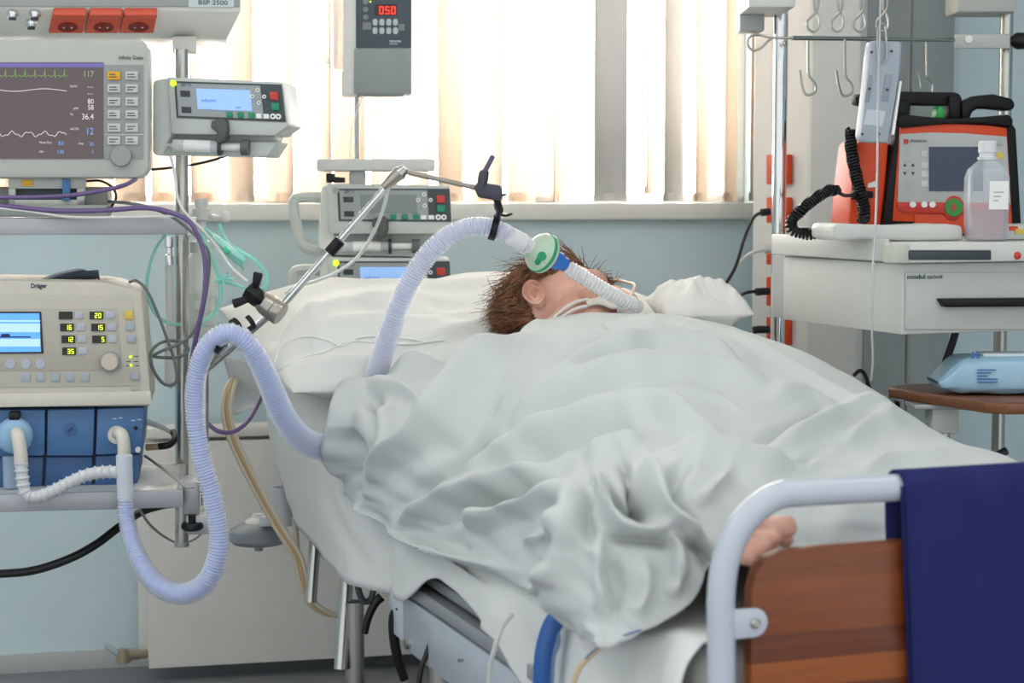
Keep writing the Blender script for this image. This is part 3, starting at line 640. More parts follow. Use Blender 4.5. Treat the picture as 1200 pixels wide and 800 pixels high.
mb = MB(); q = [P(x, y, 3.185) for x, y in ((555, 219), (560, 213), (586, 217), (589, 223), (588, 234), (581, 235), (560, 231))]; mb.poly(q, [p + Vector((0, .03, 0)) for p in q], .003); cb = mb.build('end_clamp', CL, ar, 'dark clamp block')
MB().lathe([(.0075, -.014), (.009, 0), (.0085, .012), (.005, .016)], P(566, 210, 3.19), (P(568, 200, 3.19) - P(566, 214, 3.19))).build('clamp_screw', CL, cb)
lever((567, 203, 3.19), (578, 182, 3.19), .0045, .0042).build('clamp_lever', mat('lever_purple', '#54506a', .45), cb)
rod('clip_stem', (582, 233, 3.2), (586, 246, 3.22), 4.2, BLACK)
def cclip(c, r, a0, a1, w, th, axis, name='hose_clip', up=None):
    """open ring clip around axis at c"""
    ax = Vector(axis).normalized(); u = (Vector((0, 0, 1)) - ax * ax.z).normalized(); v = ax.cross(u); mb = MB(); pr = []
    for k in range(19):
        t = math.radians(a0 + (a1 - a0) * k / 18); dr = u * math.cos(t) + v * math.sin(t)
        pr.append([mb.bm.verts.new(c + dr * rr + ax * ww) for rr, ww in ((r, -w), (r + th, -w), (r + th, w), (r, w))])
    for x, y2 in zip(pr, pr[1:]):
        for k in range(4): mb.bm.faces.new((x[k], x[(k + 1) % 4], y2[(k + 1) % 4], y2[k]))
    mb.bm.faces.new(pr[0]); mb.bm.faces.new(pr[-1][::-1]); return mb.build(name, BLACK, ar, 'black hose clip')
hp, hq = P(566, 266, 3.27), P(592, 273, 3.272)
cclip(P(579, 266.5, 3.27), .0198, -20, 215, .006, .003, hq - hp)
cclip(P(593, 240, 3.235), .016, 150, 360, .006, .004, (.35, 1, .1))
rod('clip_stem', (586, 246, 3.22), (584, 252, 3.245), 4, BLACK)
hd = P(276, 392, 3.09) - P(256, 394, 3.09)
cclip(P(262, 398, 3.095), .0145 * 1.55, 115, 250, .004, .003, (1, 0, -.55))
for x, y in ((279, 376), (291, 366)): pass
cclip(P(276, 381, 3.2), .010, -60, 160, .004, .003, (.7, .6, .5)); cclip(P(292, 378, 3.2), .012, 20, 230, .004, .003, (.8, .5, .5))
rod('clip_stem', (248, 425, 3.3), (264, 404, 3.12), 3, STEEL)
# ------------------------------------------------------------------ cables and small items at left
PURP = mat('cable_purple', '#6a5683', .45); GRY = mat('cable_grey', '#6d7472', .5); WHC = mat('cable_white', '#dcdcd8', .5); BLK = mat('cable_black', '#16181a', .45)
wtube('cable', 'purple cable crossing in front of the dock up to the monitor corner', 'cable', [(-40, 231, 3.39), (40, 231, 3.39), (90, 228, 3.39), (130, 221, 3.39), (148, 216, 3.41), (159, 210, 3.45)], 2.6, PURP)
wtube('cable', 'purple cable lying along the upper shelf and hanging down at its right end', 'cable', [(-40, 236, 3.385), (20, 243, 3.385), (70, 247, 3.385), (120, 246.5, 3.385), (170, 243.5, 3.38), (200, 249, 3.37), (222, 260, 3.36), (236, 285, 3.36), (241, 315, 3.36), (239, 350, 3.36), (232, 385, 3.37), (226, 415, 3.4), (222, 440, 3.42)], 3, PURP)
wtube('cable', 'purple cable looping below the blue hose beside the pillow', 'cable', [(243, 496, 3.4), (256, 505, 3.4), (272, 506, 3.42), (288, 496, 3.46), (300, 478, 3.52), (310, 455, 3.6)], 2.6, PURP)
wtube('cable', 'thin white lead lying along the edge of the upper shelf', 'cable', [(-40, 240, 3.38), (30, 247, 3.385), (80, 254, 3.385), (140, 254.5, 3.385), (205, 253, 3.37)], 1.6, WHC)
wtube('cable', 'grey cable hanging beside the purple one from the shelf end', 'cable', [(128, 236, 3.5), (150, 238, 3.42), (175, 243, 3.4), (205, 256, 3.39), (235, 282, 3.38), (245, 300, 3.385), (243, 335, 3.4), (238, 360, 3.42), (226, 390, 3.44), (207, 404, 3.45), (190, 411, 3.45), (180, 417, 3.45), (192, 419, 3.46), (210, 418, 3.48), (221, 410, 3.5), (214, 401, 3.5), (198, 399, 3.48), (184, 404, 3.45), (176, 416, 3.44), (179, 432, 3.44), (190, 448, 3.45), (200, 451, 3.46), (207, 445, 3.46), (205, 425, 3.46), (197, 400, 3.46), (185, 368, 3.46), (172, 340, 3.46), (160, 329, 3.47), (152, 330, 3.5)], 1.9, GRY, smooth=8)
wtube('cable', 'white lead falling from the upper syringe pump past the pole', 'cable', [(200, 182, 3.5), (205, 205, 3.5), (208, 230, 3.48), (218, 250, 3.42), (238, 270, 3.4), (258, 295, 3.4), (272, 314, 3.38), (290, 330, 3.35)], 1.6, WHC)
wtube('cable', 'black cable passing behind the pole under the syringe pump', 'cable', [(120, 205, 3.75), (160, 200, 3.75), (205, 196, 3.75), (240, 190, 3.75), (275, 180, 3.75)], 1.6, BLK)
wtube('cable', 'thick black cable sagging low in front of the blue wall', 'cable', [(-60, 674, 3.5), (0, 672, 3.5), (40, 668, 3.5), (80, 655, 3.5), (112, 638, 3.52), (140, 617, 3.56), (165, 600, 3.64), (190, 592, 3.7), (206, 590, 3.72)], 5, BLK)
wtube('cable', 'thin grey cable looping under the lower shelf', 'cable', [(163, 596, 3.5), (176, 615, 3.6), (195, 630, 3.76), (212, 636, 3.8), (230, 630, 3.76), (241, 617, 3.6), (245, 600, 3.5)], 1.6, mat('cable_pale_grey', '#a9aaa4', .5))
wtube('cable', 'black curly lead behind the docking unit', 'cable', [(100, 212, 3.56), (118, 212, 3.57), (132, 220, 3.58), (136, 232, 3.58), (130, 243, 3.58)], 1.5, BLK)
tb = thing('gas_hose', 'gas hose with brass coupling and black boot behind the ventilator', 'hose', P(190, 525, 3.5))
MB().cyl(P(171, 524, 3.5), P(187, 523, 3.5), 4 * 3.5 / F).build('coupling', mat('coupling_brass', '#b9a27e', .3, .7), tb)
MB().tube([P(186, 523, 3.5), P(198, 521, 3.5), (P(205, 514, 3.52)), P(203, 506, 3.55)], .0066, smooth=5).build('boot', BLACK, tb)
MB().tube([P(203, 507, 3.55), P(190, 500, 3.58), P(172, 494, 3.6)], .006, smooth=5).build('clear_line', clear('line_clear', '#d9dcdc', .5), tb)
wtube('cable', 'white cord lying on the lower shelf behind the ventilator', 'cable', [(170, 534, 3.55), (190, 548, 3.45), (205, 560, 3.38), (218, 570, 3.34), (228, 570, 3.34)], 1.8, mat('cable_pale_grey', '#a9aaa4', .5))
# folded cuff on ventilator
d = Dev('pressure_cuff', 'dark blue folded cuff lying on top of the ventilator', 'cuff', 85, 331, 3.46, 8)
mb = d.mb(); G = []
for i, (x, yt) in enumerate(((44, 329), (58, 324), (75, 319), (92, 316), (102, 317), (115, 316), (116, 318))):
    G.append([d.f(x, yt + q, z) for q, z in ((10, -.02), (3, -.022), (0, -.0), (1, .05), (10, .06))])
mb.grid(G); cu = mb.build('cuff', mat('cuff_navy', '#2d3a47', .8, bump=.3), d.root)
md = cu.modifiers.new('t', 'SOLIDIFY'); md.thickness = .004
d.mb().tube([d.f(46, 329, -.03), d.f(66, 321, -.028), d.f(90, 316, -.02), d.f(100, 317, .0)], .0022, smooth=5).build('binding', mat('binding_grey', '#8b9398', .7), d.root)
# flowmeter and humidifier on the pole
fm = thing('flow_tube', 'white flow tube with steel fitting left of the pole', 'flowmeter', P(198, 465, 3.68))
MB().lathe([(.009, 0), (.009, -.02), (.006, -.022), (.006, -.034), (.0085, -.036), (.0085, -.056)], P(198, 277, 3.68), n=16).build('fitting', CHROME, fm)
MB().lathe([(.008, -.055), (.009, -.06), (.0085, -.17), (.0115, -.2), (.013, -.27), (.012, -.29), (0, -.30)], P(198, 277, 3.68), n=20).build('tube', clear('flow_white', '#e9eaec', .75, .3), fm)
hb = thing('humidifier_bottle', 'clear humidifier bottle with white cap behind the hose', 'bottle', P(238, 395, 3.66))
k = 3.66 / F
MB().lathe([(14 * k, 0), (16 * k, 4 * k), (16 * k, 95 * k), (13 * k, 100 * k), (11 * k, 104 * k)], P(238, 395, 3.66), n=28).build('bottle', clear('bottle_clear', '#e3e6d8', .45, .15), hb)
MB().lathe([(14 * k, 100 * k), (14 * k, 112 * k), (6 * k, 114 * k), (6 * k, 125 * k)], P(238, 395, 3.66), n=28).build('cap', mat('cap_grey_white', '#bfc2bb', .5), hb)
MB().lathe([(5 * k, 124 * k), (5 * k, 135 * k), (11 * k, 138 * k), (11 * k, 150 * k), (8 * k, 152 * k), (8 * k, 162 * k)], P(238, 395, 3.66), n=24).build('regulator', mat('regulator_white', '#dfe0dc', .45), hb)
MB().tube([P(243, 253, 3.66), P(255, 256, 3.64), P(262, 256, 3.63)], .006).build('outlet', clear('outlet_clear', '#eef0f0', .5), hb)
MB().ball(P(264, 254, 3.63), .011).build('outlet_knob', clear('outlet_clear', '#eef0f0', .5), hb)
mb = MB()
for y in (346, 363, 381): mb.cyl(P(238, y, 3.66), P(238, y + 1.2, 3.66), 16.3 * k, n=28)
mb.build('level_marks', GREYP, hb)
MINT = clear('mint_tubing', '#b4f2e6', .42, .2, '#dcf8f2')
om = thing('oxygen_mask', 'mint green oxygen mask with tubing hanging beside the pole', 'mask', P(250, 350, 3.5))
def mt(pts, r, n='tubing'): return MB().tube([P(*p) for p in pts], r * 3.5 / F, 8, smooth=8).build(n, MINT, om)
mt([(194, 274, 3.6), (182, 292, 3.6), (174, 318, 3.6), (173, 345, 3.6), (181, 366, 3.6), (196, 378, 3.6), (212, 380, 3.6)], 2)
mt([(236, 272, 3.55), (248, 300, 3.55), (257, 328, 3.55), (258, 350, 3.55), (250, 368, 3.55), (236, 378, 3.55)], 2.6)
mt([(240, 268, 3.5), (262, 283, 3.48), (285, 296, 3.46), (300, 306, 3.45), (311, 320, 3.45), (312, 333, 3.45), (306, 341, 3.45)], 2.8)
mt([(256, 262, 3.5), (263, 278, 3.5), (275, 292, 3.48), (290, 300, 3.46)], 2.2, 'strap'); mt([(258, 330, 3.5), (275, 333, 3.48), (286, 338, 3.46)], 2.2)
mb = MB(); G = []
for (x0, y0), (x1, y1), (x2, y2) in (((238, 268), (244, 270), (250, 276)), ((252, 274), (257, 286), (262, 296)), ((262, 281), (268, 294), (273, 306)), ((276, 291), (280, 303), (283, 314)), ((288, 298), (287, 306), (284, 318))): G.append([P(x0, y0, 3.46), P(x1, y1, 3.44), P(x2, y2, 3.46)])
mb.grid([[Vector(p) for p in r] for r in loft(G, 4, 4).tolist()]); m_ = mb.build('mask_shell', MINT, om); md = m_.modifiers.new('t', 'SOLIDIFY'); md.thickness = .0012
MB().lathe([(.006, -.004), (.007, 0), (.004, .008)], P(266, 293, 3.44), (0, -1, 0)).build('valve', mat('mask_valve_green', '#3fc998', .4), om, 'green mask valve')
mb = MB()
for k in range(5):
    t = k * 1.257 + .3; mb.tube([P(262, 326, 3.47), P(262 + 11 * math.cos(t), 326 + 7 * math.sin(t), 3.47)], .0035)
mb.build('spider_connector', MINT, om)
# thin infusion line from cone joint to the pumps
wtube('infusion_line', 'thin clear infusion line sagging from the steel arm to the pillow', 'tube', [(455, 222, 3.22), (449, 245, 3.25), (438, 272, 3.32), (420, 300, 3.4), (396, 318, 3.45), (370, 329, 3.5), (346, 336, 3.55), (335, 343, 3.6)], 2, mat('line_white', '#e6e8e3', .4))
from mathutils.bvhtree import BVHTree
# ------------------------------------------------------------------ bed frame
BA = math.radians(20); EU = Vector((math.cos(BA), math.sin(BA), 0)); EV = Vector((-math.sin(BA), math.cos(BA), 0)); B0 = Vector((.228, 2.05, 0))
BM = Matrix.Translation(B0) @ Matrix.Rotation(BA, 4, 'Z')
def B(u, v, z): return B0 + EU * u + EV * v + Vector((0, 0, z))
def bp(px, py, v): return hit(px, py, B0 + EV * v, EV)
def bl_(px, py, v): return BM.inverted() @ bp(px, py, v)
bed = thing('hospital_bed', 'white tubular hospital bed frame with brown plank footboard', 'bed', B0, BA)
class _B: pass
FRAME = mat('bed_white_enamel', '#bcc4ce', .35, coat=.3); WOODW = None
def planks():
    m = bpy.data.materials.new('footboard_wood'); m.use_nodes = True; nt = m.node_tree; N = nt.nodes; L = nt.links; b = N['Principled BSDF']
    tc = N.new('ShaderNodeTexCoord'); mp = N.new('ShaderNodeMapping'); mp.inputs['Scale'].default_value = (3, 3, 60); L.new(tc.outputs['Object'], mp.inputs[0])
    n1 = N.new('ShaderNodeTexNoise'); n1.inputs['Scale'].default_value = 2.2; n1.inputs['Detail'].default_value = 5; L.new(mp.outputs[0], n1.inputs[0])
    sp = N.new('ShaderNodeSeparateXYZ'); L.new(tc.outputs['Object'], sp.inputs[0])
    mu = N.new('ShaderNodeMath'); mu.operation = 'MULTIPLY'; mu.inputs[1].default_value = 1 / .031; L.new(sp.outputs[2], mu.inputs[0])
    fl = N.new('ShaderNodeMath'); fl.operation = 'FLOOR'; L.new(mu.outputs[0], fl.inputs[0])
    wn = N.new('ShaderNodeTexWhiteNoise'); wn.noise_dimensions = '1D'; L.new(fl.outputs[0], wn.inputs['W'])
    ad = N.new('ShaderNodeMath'); ad.operation = 'MULTIPLY_ADD'; ad.inputs[1].default_value = .45; L.new(n1.outputs[0], ad.inputs[0])
    m2 = N.new('ShaderNodeMath'); m2.operation = 'MULTIPLY'; m2.inputs[1].default_value = .6; L.new(wn.outputs[0], m2.inputs[0]); L.new(m2.outputs[0], ad.inputs[2])
    r = N.new('ShaderNodeValToRGB'); r.color_ramp.elements[0].color = col('#5e2a10'); r.color_ramp.elements[0].position = .15; r.color_ramp.elements[1].color = col('#9c5420'); r.color_ramp.elements[1].position = .85
    L.new(ad.outputs[0], r.inputs[0]); L.new(r.outputs[0], b.inputs['Base Color']); b.inputs['Roughness'].default_value = .4; return m
WOOD = planks()
# footboard tube
tp = [bl_(x, y, 0) for x, y in ((845, 800), (845, 740), (845, 700), (849, 664), (860, 630), (879, 603), (908, 582), (946, 573), (1000, 572), (1055, 571))]
zt = tp[-1].z; tl = [Vector((p.x, 0, p.z)) for p in tp]
left = [Vector((tl[0].x, 0, .1))] + tl[:-3] + [Vector((tl[-3].x, 0, zt + .001)), Vector((.25, 0, zt))]
W_ = .86
right = [Vector((W_ - (p.x - tl[0].x) + 0, 0, p.z)) for p in left[:-1]][::-1]
path = cr(left + [Vector((.5, 0, zt))] + right, 8)
MB(_B).tube(path, .0158, 20).build('footboard_tube', FRAME, bed)
px0 = tl[0].x
wl_ = [bl_(x, y, .012) for x, y in ((872, 820), (872, 690), (877, 668), (889, 650), (906, 643), (960, 637))]
wz = wl_[-1].z
pr = [(wl_[0].x, .3)] + [(p.x, p.z) for p in wl_[1:]] + [(W_ - .05, wz), (W_ - .02, wz - .03), (W_ - .02, .3)]
MB(_B).poly([(x, -.006, z) for x, z in pr], [(x, .014, z) for x, z in pr], .003).build('footboard_panel', WOOD, bed, 'brown plank panel')
for s in (0, 1):
    c = bl_(866, 731, -.01); zc = c.z
    xs = [bl_(862, 731, -.01).x, bl_(884, 731, -.01).x]
    hw = .0165
    pts = [(xs[0] - .004, zc - hw), (xs[1], zc - hw)] + [(xs[1] + hw * math.sin(t * .3927), zc - hw * math.cos(t * .3927)) for t in range(1, 8)] + [(xs[1], zc + hw), (xs[0] - .004, zc + hw)]
    if s: pts = [(W_ - x + px0 * 0, z) for x, z in pts][::-1]
    br = MB(_B).poly([(x, -.011, z) for x, z in pts], [(x, -.006, z) for x, z in pts], .001).build('panel_bracket', FRAME, bed)
    xx = xs[1] if not s else W_ - xs[1]
    MB(_B).lathe([(.006, 0), (.006, .003), (.004, .005), (0, .005)], (xx, -.011, zc), (0, -1, 0), 12).build('screw', STEEL, br)
# side beams, rails, legs
for side, u in ((0, -.03), (1, W_ + .01)):
    mb = MB(_B); mb.box(u, u + .025, .03, 1.12, .385, .475, .004); mb.box(u, u + .025, 1.12, 1.20, .395, .475, .004); sb = mb.build('side_beam', FRAME, bed)
    mb = MB(_B); mb.box(u - .004, u + .02, .05, 1.14, .482, .505, .003); mb.box(u + .012, u + .04, .05, 1.14, .51, .528, .003); mb.build('slide_rail', ALU, bed)
    if side == 0:
        for v, z in ((1.08, .40), (.80, .44), (.72, .42), (.62, .43)): MB(_B).lathe([(.009 if v > 1 else .003, 0), (.009 if v > 1 else .003, .008), (0, .008)], (u, v, z), (-1, 0, 0), 6).build('bolt', STEEL, sb)
    for v in (.955, 1.47):
        l = MB(_B).cyl((u + .012, v, .06), (u + .012, v, .39), .018, n=20).build('leg', STEEL, bed)
        MB(_B).lathe([(.012, -.018), (.045, -.016), (.05, 0), (.045, .016), (.012, .018)], (u + .012, v, .05), (1, 0, 0), 24).build('castor', DARKG, l)
mb = MB(_B); mb.box(-.005, W_ + .01, .03, .07, .39, .47, .004); mb.box(-.005, W_, 1.1, 1.14, .39, .47, .004); mb.box(0, W_, .1, 1.1, .46, .5); mb.build('cross_frame', FRAME, bed)
mb = MB(_B); mb.poly([(0, 1.0, .48), (W_, 1.0, .48), (W_, 2.0, .66), (0, 2.0, .66)], [(0, 1.0, .5), (W_, 1.0, .5), (W_, 2.0, .68), (0, 2.0, .68)]); mb.box(.02, W_ - .02, 1.9, 1.98, .39, .66, .01); mb.build('backrest_frame', FRAME, bed)
def brod(n, a, b, r, m, lab=None): return MB().cyl(bp(*a), bp(*b), r, n=20).build(n, m, bed, lab)
# infusion-stand tubes hanging at the left side of the bed
r1 = brod('stand_socket', (372, 596, 1.72), (364, 706, 1.68), .0115, STEEL); r2 = brod('stand_socket', (409, 640, 1.5), (399, 784, 1.46), .0125, STEEL)
# hand grips
mb = MB(); mb.tube([bp(x, y, 1.28) for x, y in ((447, 699), (440, 706), (432, 722), (427, 742))], lambda t: .0085 * (1 - .25 * t), 12, smooth=6); mb.build('lever_handle', BLACK, bed, 'curved black lever handle')
mb = MB(); mb.tube([bp(x, y, 1.18) for x, y in ((470, 713), (462, 722), (462, 748), (467, 775), (474, 796))], lambda t: .0098 * (1 - .2 * t), 12, smooth=6); mb.build('lever_handle', BLACK, bed, 'long black lever handle')
mb = MB(); q = [bp(x, y, 1.15) for x, y in ((462, 712), (478, 710), (490, 724), (472, 726))]; mb.poly(q, [p + EU * .03 for p in q], .002); mb.build('lever_bracket', BLACK, bed)
mb = MB(); mb.tube([bp(x, y, 1.4) for x, y in ((418, 668), (420, 690), (426, 704), (434, 702), (438, 690))], .006, smooth=5); mb.build('release_hook', mat('hook_dark', '#4b5257', .4), bed)
c_ = MB().tube([bp(x, y, .98) for x, y in ((505, 752), (499, 768), (493, 785), (489, 815))], .0045, smooth=5).build('cable', BLK); tag(c_, 'black cable hanging straight down beneath the bed beam', 'cable')
# ------------------------------------------------------------------ mattress, sheet, pillow
ms = MB(); pf = [(.04, .63), (.9, .635), (1.4, .715), (2.0, .82), (2.0, .70), (1.4, .60), (.9, .515), (.04, .51)]
ms.poly([B(.0, v, z) for v, z in pf], [B(W_ + .02, v, z) for v, z in pf], .03, 4)
mo = ms.build('mattress', mat('mattress_cover', '#c9cbc6', .8)); tag(mo, 'mattress on the bed frame, under the white sheet', 'mattress')
def ztop(v): return float(np.interp(v, [.04, .9, 1.4, 2.0], [.63, .635, .715, .82]))
def hem(v): return float(np.interp(v, [.02, .2, .35, .45, .55, .63, .8, .96, 1.03, 1.15, 1.3, 1.45, 1.62, 1.8, 2.0], [.42, .44, .45, .43, .47, .54, .55, .545, .485, .463, .452, .445, .442, .50, .57]))
rows = []
vs = [.03, .15, .3, .45, .6, .75, .9, 1.05, 1.2, 1.35, 1.5, 1.65, 1.8, 1.92, 2.02]
for v in vs:
    z = ztop(v) + .008; h = hem(v); wv = .012 * math.sin(v * 17) + .008 * math.sin(v * 31 + 1)
    bu = -.022 * max(0, min(1, (v - 1.35) / .25)); rows.append([B(-.045 + wv + bu * .3, v, h), B(-.042 + wv * .7 + bu, v, h * .6 + z * .4), B(-.034 + bu, v, z - .05), B(-.012, v, z - .008), B(.04, v, z + .002), B(.3, v, z + .002), B(.6, v, z + .002), B(W_ + .02, v, z), B(W_ + .05, v, z - .05), B(W_ + .05, v, z - .2)])
G = loft(rows, 8, 8); n = gnormals(G)
for i in range(G.shape[0]):
    for j in range(G.shape[1]):
        w = nz(i * .07, j * .05) * .006 + (nz(i * .22, j * .03, 5) * .008 if j < 24 else 0); G[i, j] += n[i, j] * w
G = ridged(G, [([(385, 520), (440, 470), (480, 455)], .012, 7), ([(365, 520), (410, 480), (450, 445)], .008, 5), ([(370, 545), (400, 620), (440, 680)], -.006, 6), ([(590, 700), (570, 740), (560, 790)], .010, 6), ([(630, 700), (640, 740), (620, 790)], -.008, 8), ([(700, 770), (760, 750), (820, 745)], .006, 9)])
mb = MB(); mb.grid([[Vector(p) for p in r] for r in G.tolist()]); sh = mb.build('bed_sheet', LINEN, angle=180); tag(sh, 'white bed sheet over the mattress, hanging down its left side below the blanket', 'bed sheet')
md = sh.modifiers.new('t', 'SOLIDIFY'); md.thickness = .003
def cushion(name, label, cat, c, su, sv, h, slope, m, ridges=(), rz=0, seed=0, amp=.012):
    GT = []; N = 110
    ca, sa = math.cos(rz), math.sin(rz)
    def pt(a, b, s):
        t = (max(0, 1 - abs(a) ** 3.2)) ** .55 * (max(0, 1 - abs(b) ** 2.6)) ** .6
        pin = 1 - .07 * (1 - abs(b)) * abs(a) ** 3; pb = 1 - .10 * (1 - abs(a)) * abs(b) ** 3
        u0, v0 = su * a * pb, sv * b * pin
        u_, v_ = u0 * ca - v0 * sa, u0 * sa + v0 * ca
        z = s * h * t * (1 if s > 0 else .75) + slope * v0 + amp * t * (nz(a * 2.3 + seed, b * 1.9) + .6 * nz(a * 5 + seed, b * 3.5, 3))
        return B(c[0] + u_, c[1] + v_, c[2] + z)
    mb = MB()
    ax = [math.sin(math.pi / 2 * (-1 + 2 * i / N)) for i in range(N + 1)]
    T = np.array([[tuple(pt(a, b, 1)) for a in ax] for b in ax]); 
    if ridges: T = ridged(T, ridges)
    Bo = [[pt(a, b, -1) for a in ax] for b in ax]
    mb.grid([[Vector(p) for p in r] for r in T.tolist()]); mb.grid(Bo); bmesh.ops.remove_doubles(mb.bm, verts=mb.bm.verts, dist=.0015)
    return tag(mb.build(name, m, angle=180), label, cat)
def drape(o, pts, off=.002):
    bm = bmesh.new(); bm.from_mesh(o.data); t = BVHTree.FromBMesh(bm); bm.free(); out = []
    for x, y in pts:
        d_ = ray(x, y).normalized(); h_ = t.ray_cast(EYE - o.location, d_)[0]
        if h_: out.append(h_ + o.location - d_ * off)
    return out
pil = cushion('pillow', 'large crumpled white pillow under the patient head', 'pillow', (.32, 1.74, .845), .465, .33, .108, .17, LINEN2,
        [([(320, 390), (370, 365), (430, 350), (500, 345)], .014, 8), ([(330, 420), (400, 400), (470, 392)], -.012, 9), ([(350, 380), (420, 375), (480, 370), (540, 385)], .012, 7), ([(310, 410), (330, 380), (345, 355)], -.014, 7), ([(470, 365), (520, 360), (575, 380)], -.012, 8), ([(480, 400), (540, 385), (580, 365)], .012, 7), ([(350, 440), (380, 425), (440, 420), (500, 412)], .010, 6), ([(400, 345), (440, 362), (520, 372)], -.010, 6), ([(420, 440), (450, 425), (500, 400), (560, 395)], -.012, 7), ([(360, 350), (372, 380), (365, 410)], .010, 8)], seed=2, amp=.022)
cushion('folded_towel', 'white folded towel standing beside the patient shoulder', 'towel', (.68, 1.47, .922), .085, .10, .05, .1, mat('terry_white', '#e4e4e0', .95, bump=.6, bscale=400, spec=.1), rz=-.2, seed=9, amp=.02)
# thin clear lines lying on the pillow
LW = clear('line_white', '#e9ebe6', .7)
for lab, pts in (('fine clear infusion line looped on the left half of the pillow', [(322, 425), (328, 408), (342, 398), (362, 394), (385, 399), (400, 405), (420, 396), (440, 394), (470, 396), (500, 400)]), ('fine clear infusion line running along the lower edge of the pillow', [(318, 438), (336, 428), (355, 418), (380, 412), (410, 400), (440, 401), (475, 403), (520, 398)])):
    q = drape(pil, [tuple(p)[:2] for p in cr([(x, y, 0) for x, y in pts], 6)], .003); tag(MB().tube(q, .0017, 8).build('infusion_line', LW), lab, 'tube')
# ------------------------------------------------------------------ blanket: control net given as pixel at bed station v
net = [
 (.085, [(700, 752), (752, 740), (812, 705), (836, 652), (866, 640), (960, 652), (1090, 655), (1420, 670), (1520, 780)]),
 (.15, [(684, 748), (668, 690), (668, 610), (722, 566), (806, 562), (920, 585), (1050, 590), (1360, 604), (1470, 740)]),
 (.28, [(650, 715), (650, 672), (662, 592), (728, 548), (800, 534), (900, 548), (1040, 556), (1290, 575), (1400, 720)]),
 (.42, [(628, 694), (634, 645), (652, 582), (722, 535), (800, 515), (885, 520), (1010, 522), (1210, 549), (1330, 690)]),
 (.7, [(548, 662), (558, 612), (588, 552), (650, 490), (730, 452), (830, 448), (945, 466), (1120, 517), (1230, 630)]),
 (1.0, [(470, 628), (474, 580), (498, 512), (560, 450), (648, 402), (765, 386), (885, 406), (1020, 456), (1110, 560)]),
 (1.2, [(430, 600), (430, 560), (438, 492), (512, 438), (612, 392), (712, 370), (815, 374), (945, 418), (1020, 520)]),
 (1.36, [(402, 580), (394, 545), (398, 488), (450, 452), (562, 404), (655, 373), (770, 372), (872, 394), (950, 470)]),
 (1.42, [(408, 585), (400, 550), (404, 500), (458, 464), (568, 412), (660, 386), (770, 384), (868, 404), (940, 480)])]
rows = [[bp(x, y, v) for x, y in r] for v, r in net]
G = loft(rows, 54, 40)
def Q(*p): return [(330 + x / 2, 300 + y / 2) for x, y in p]
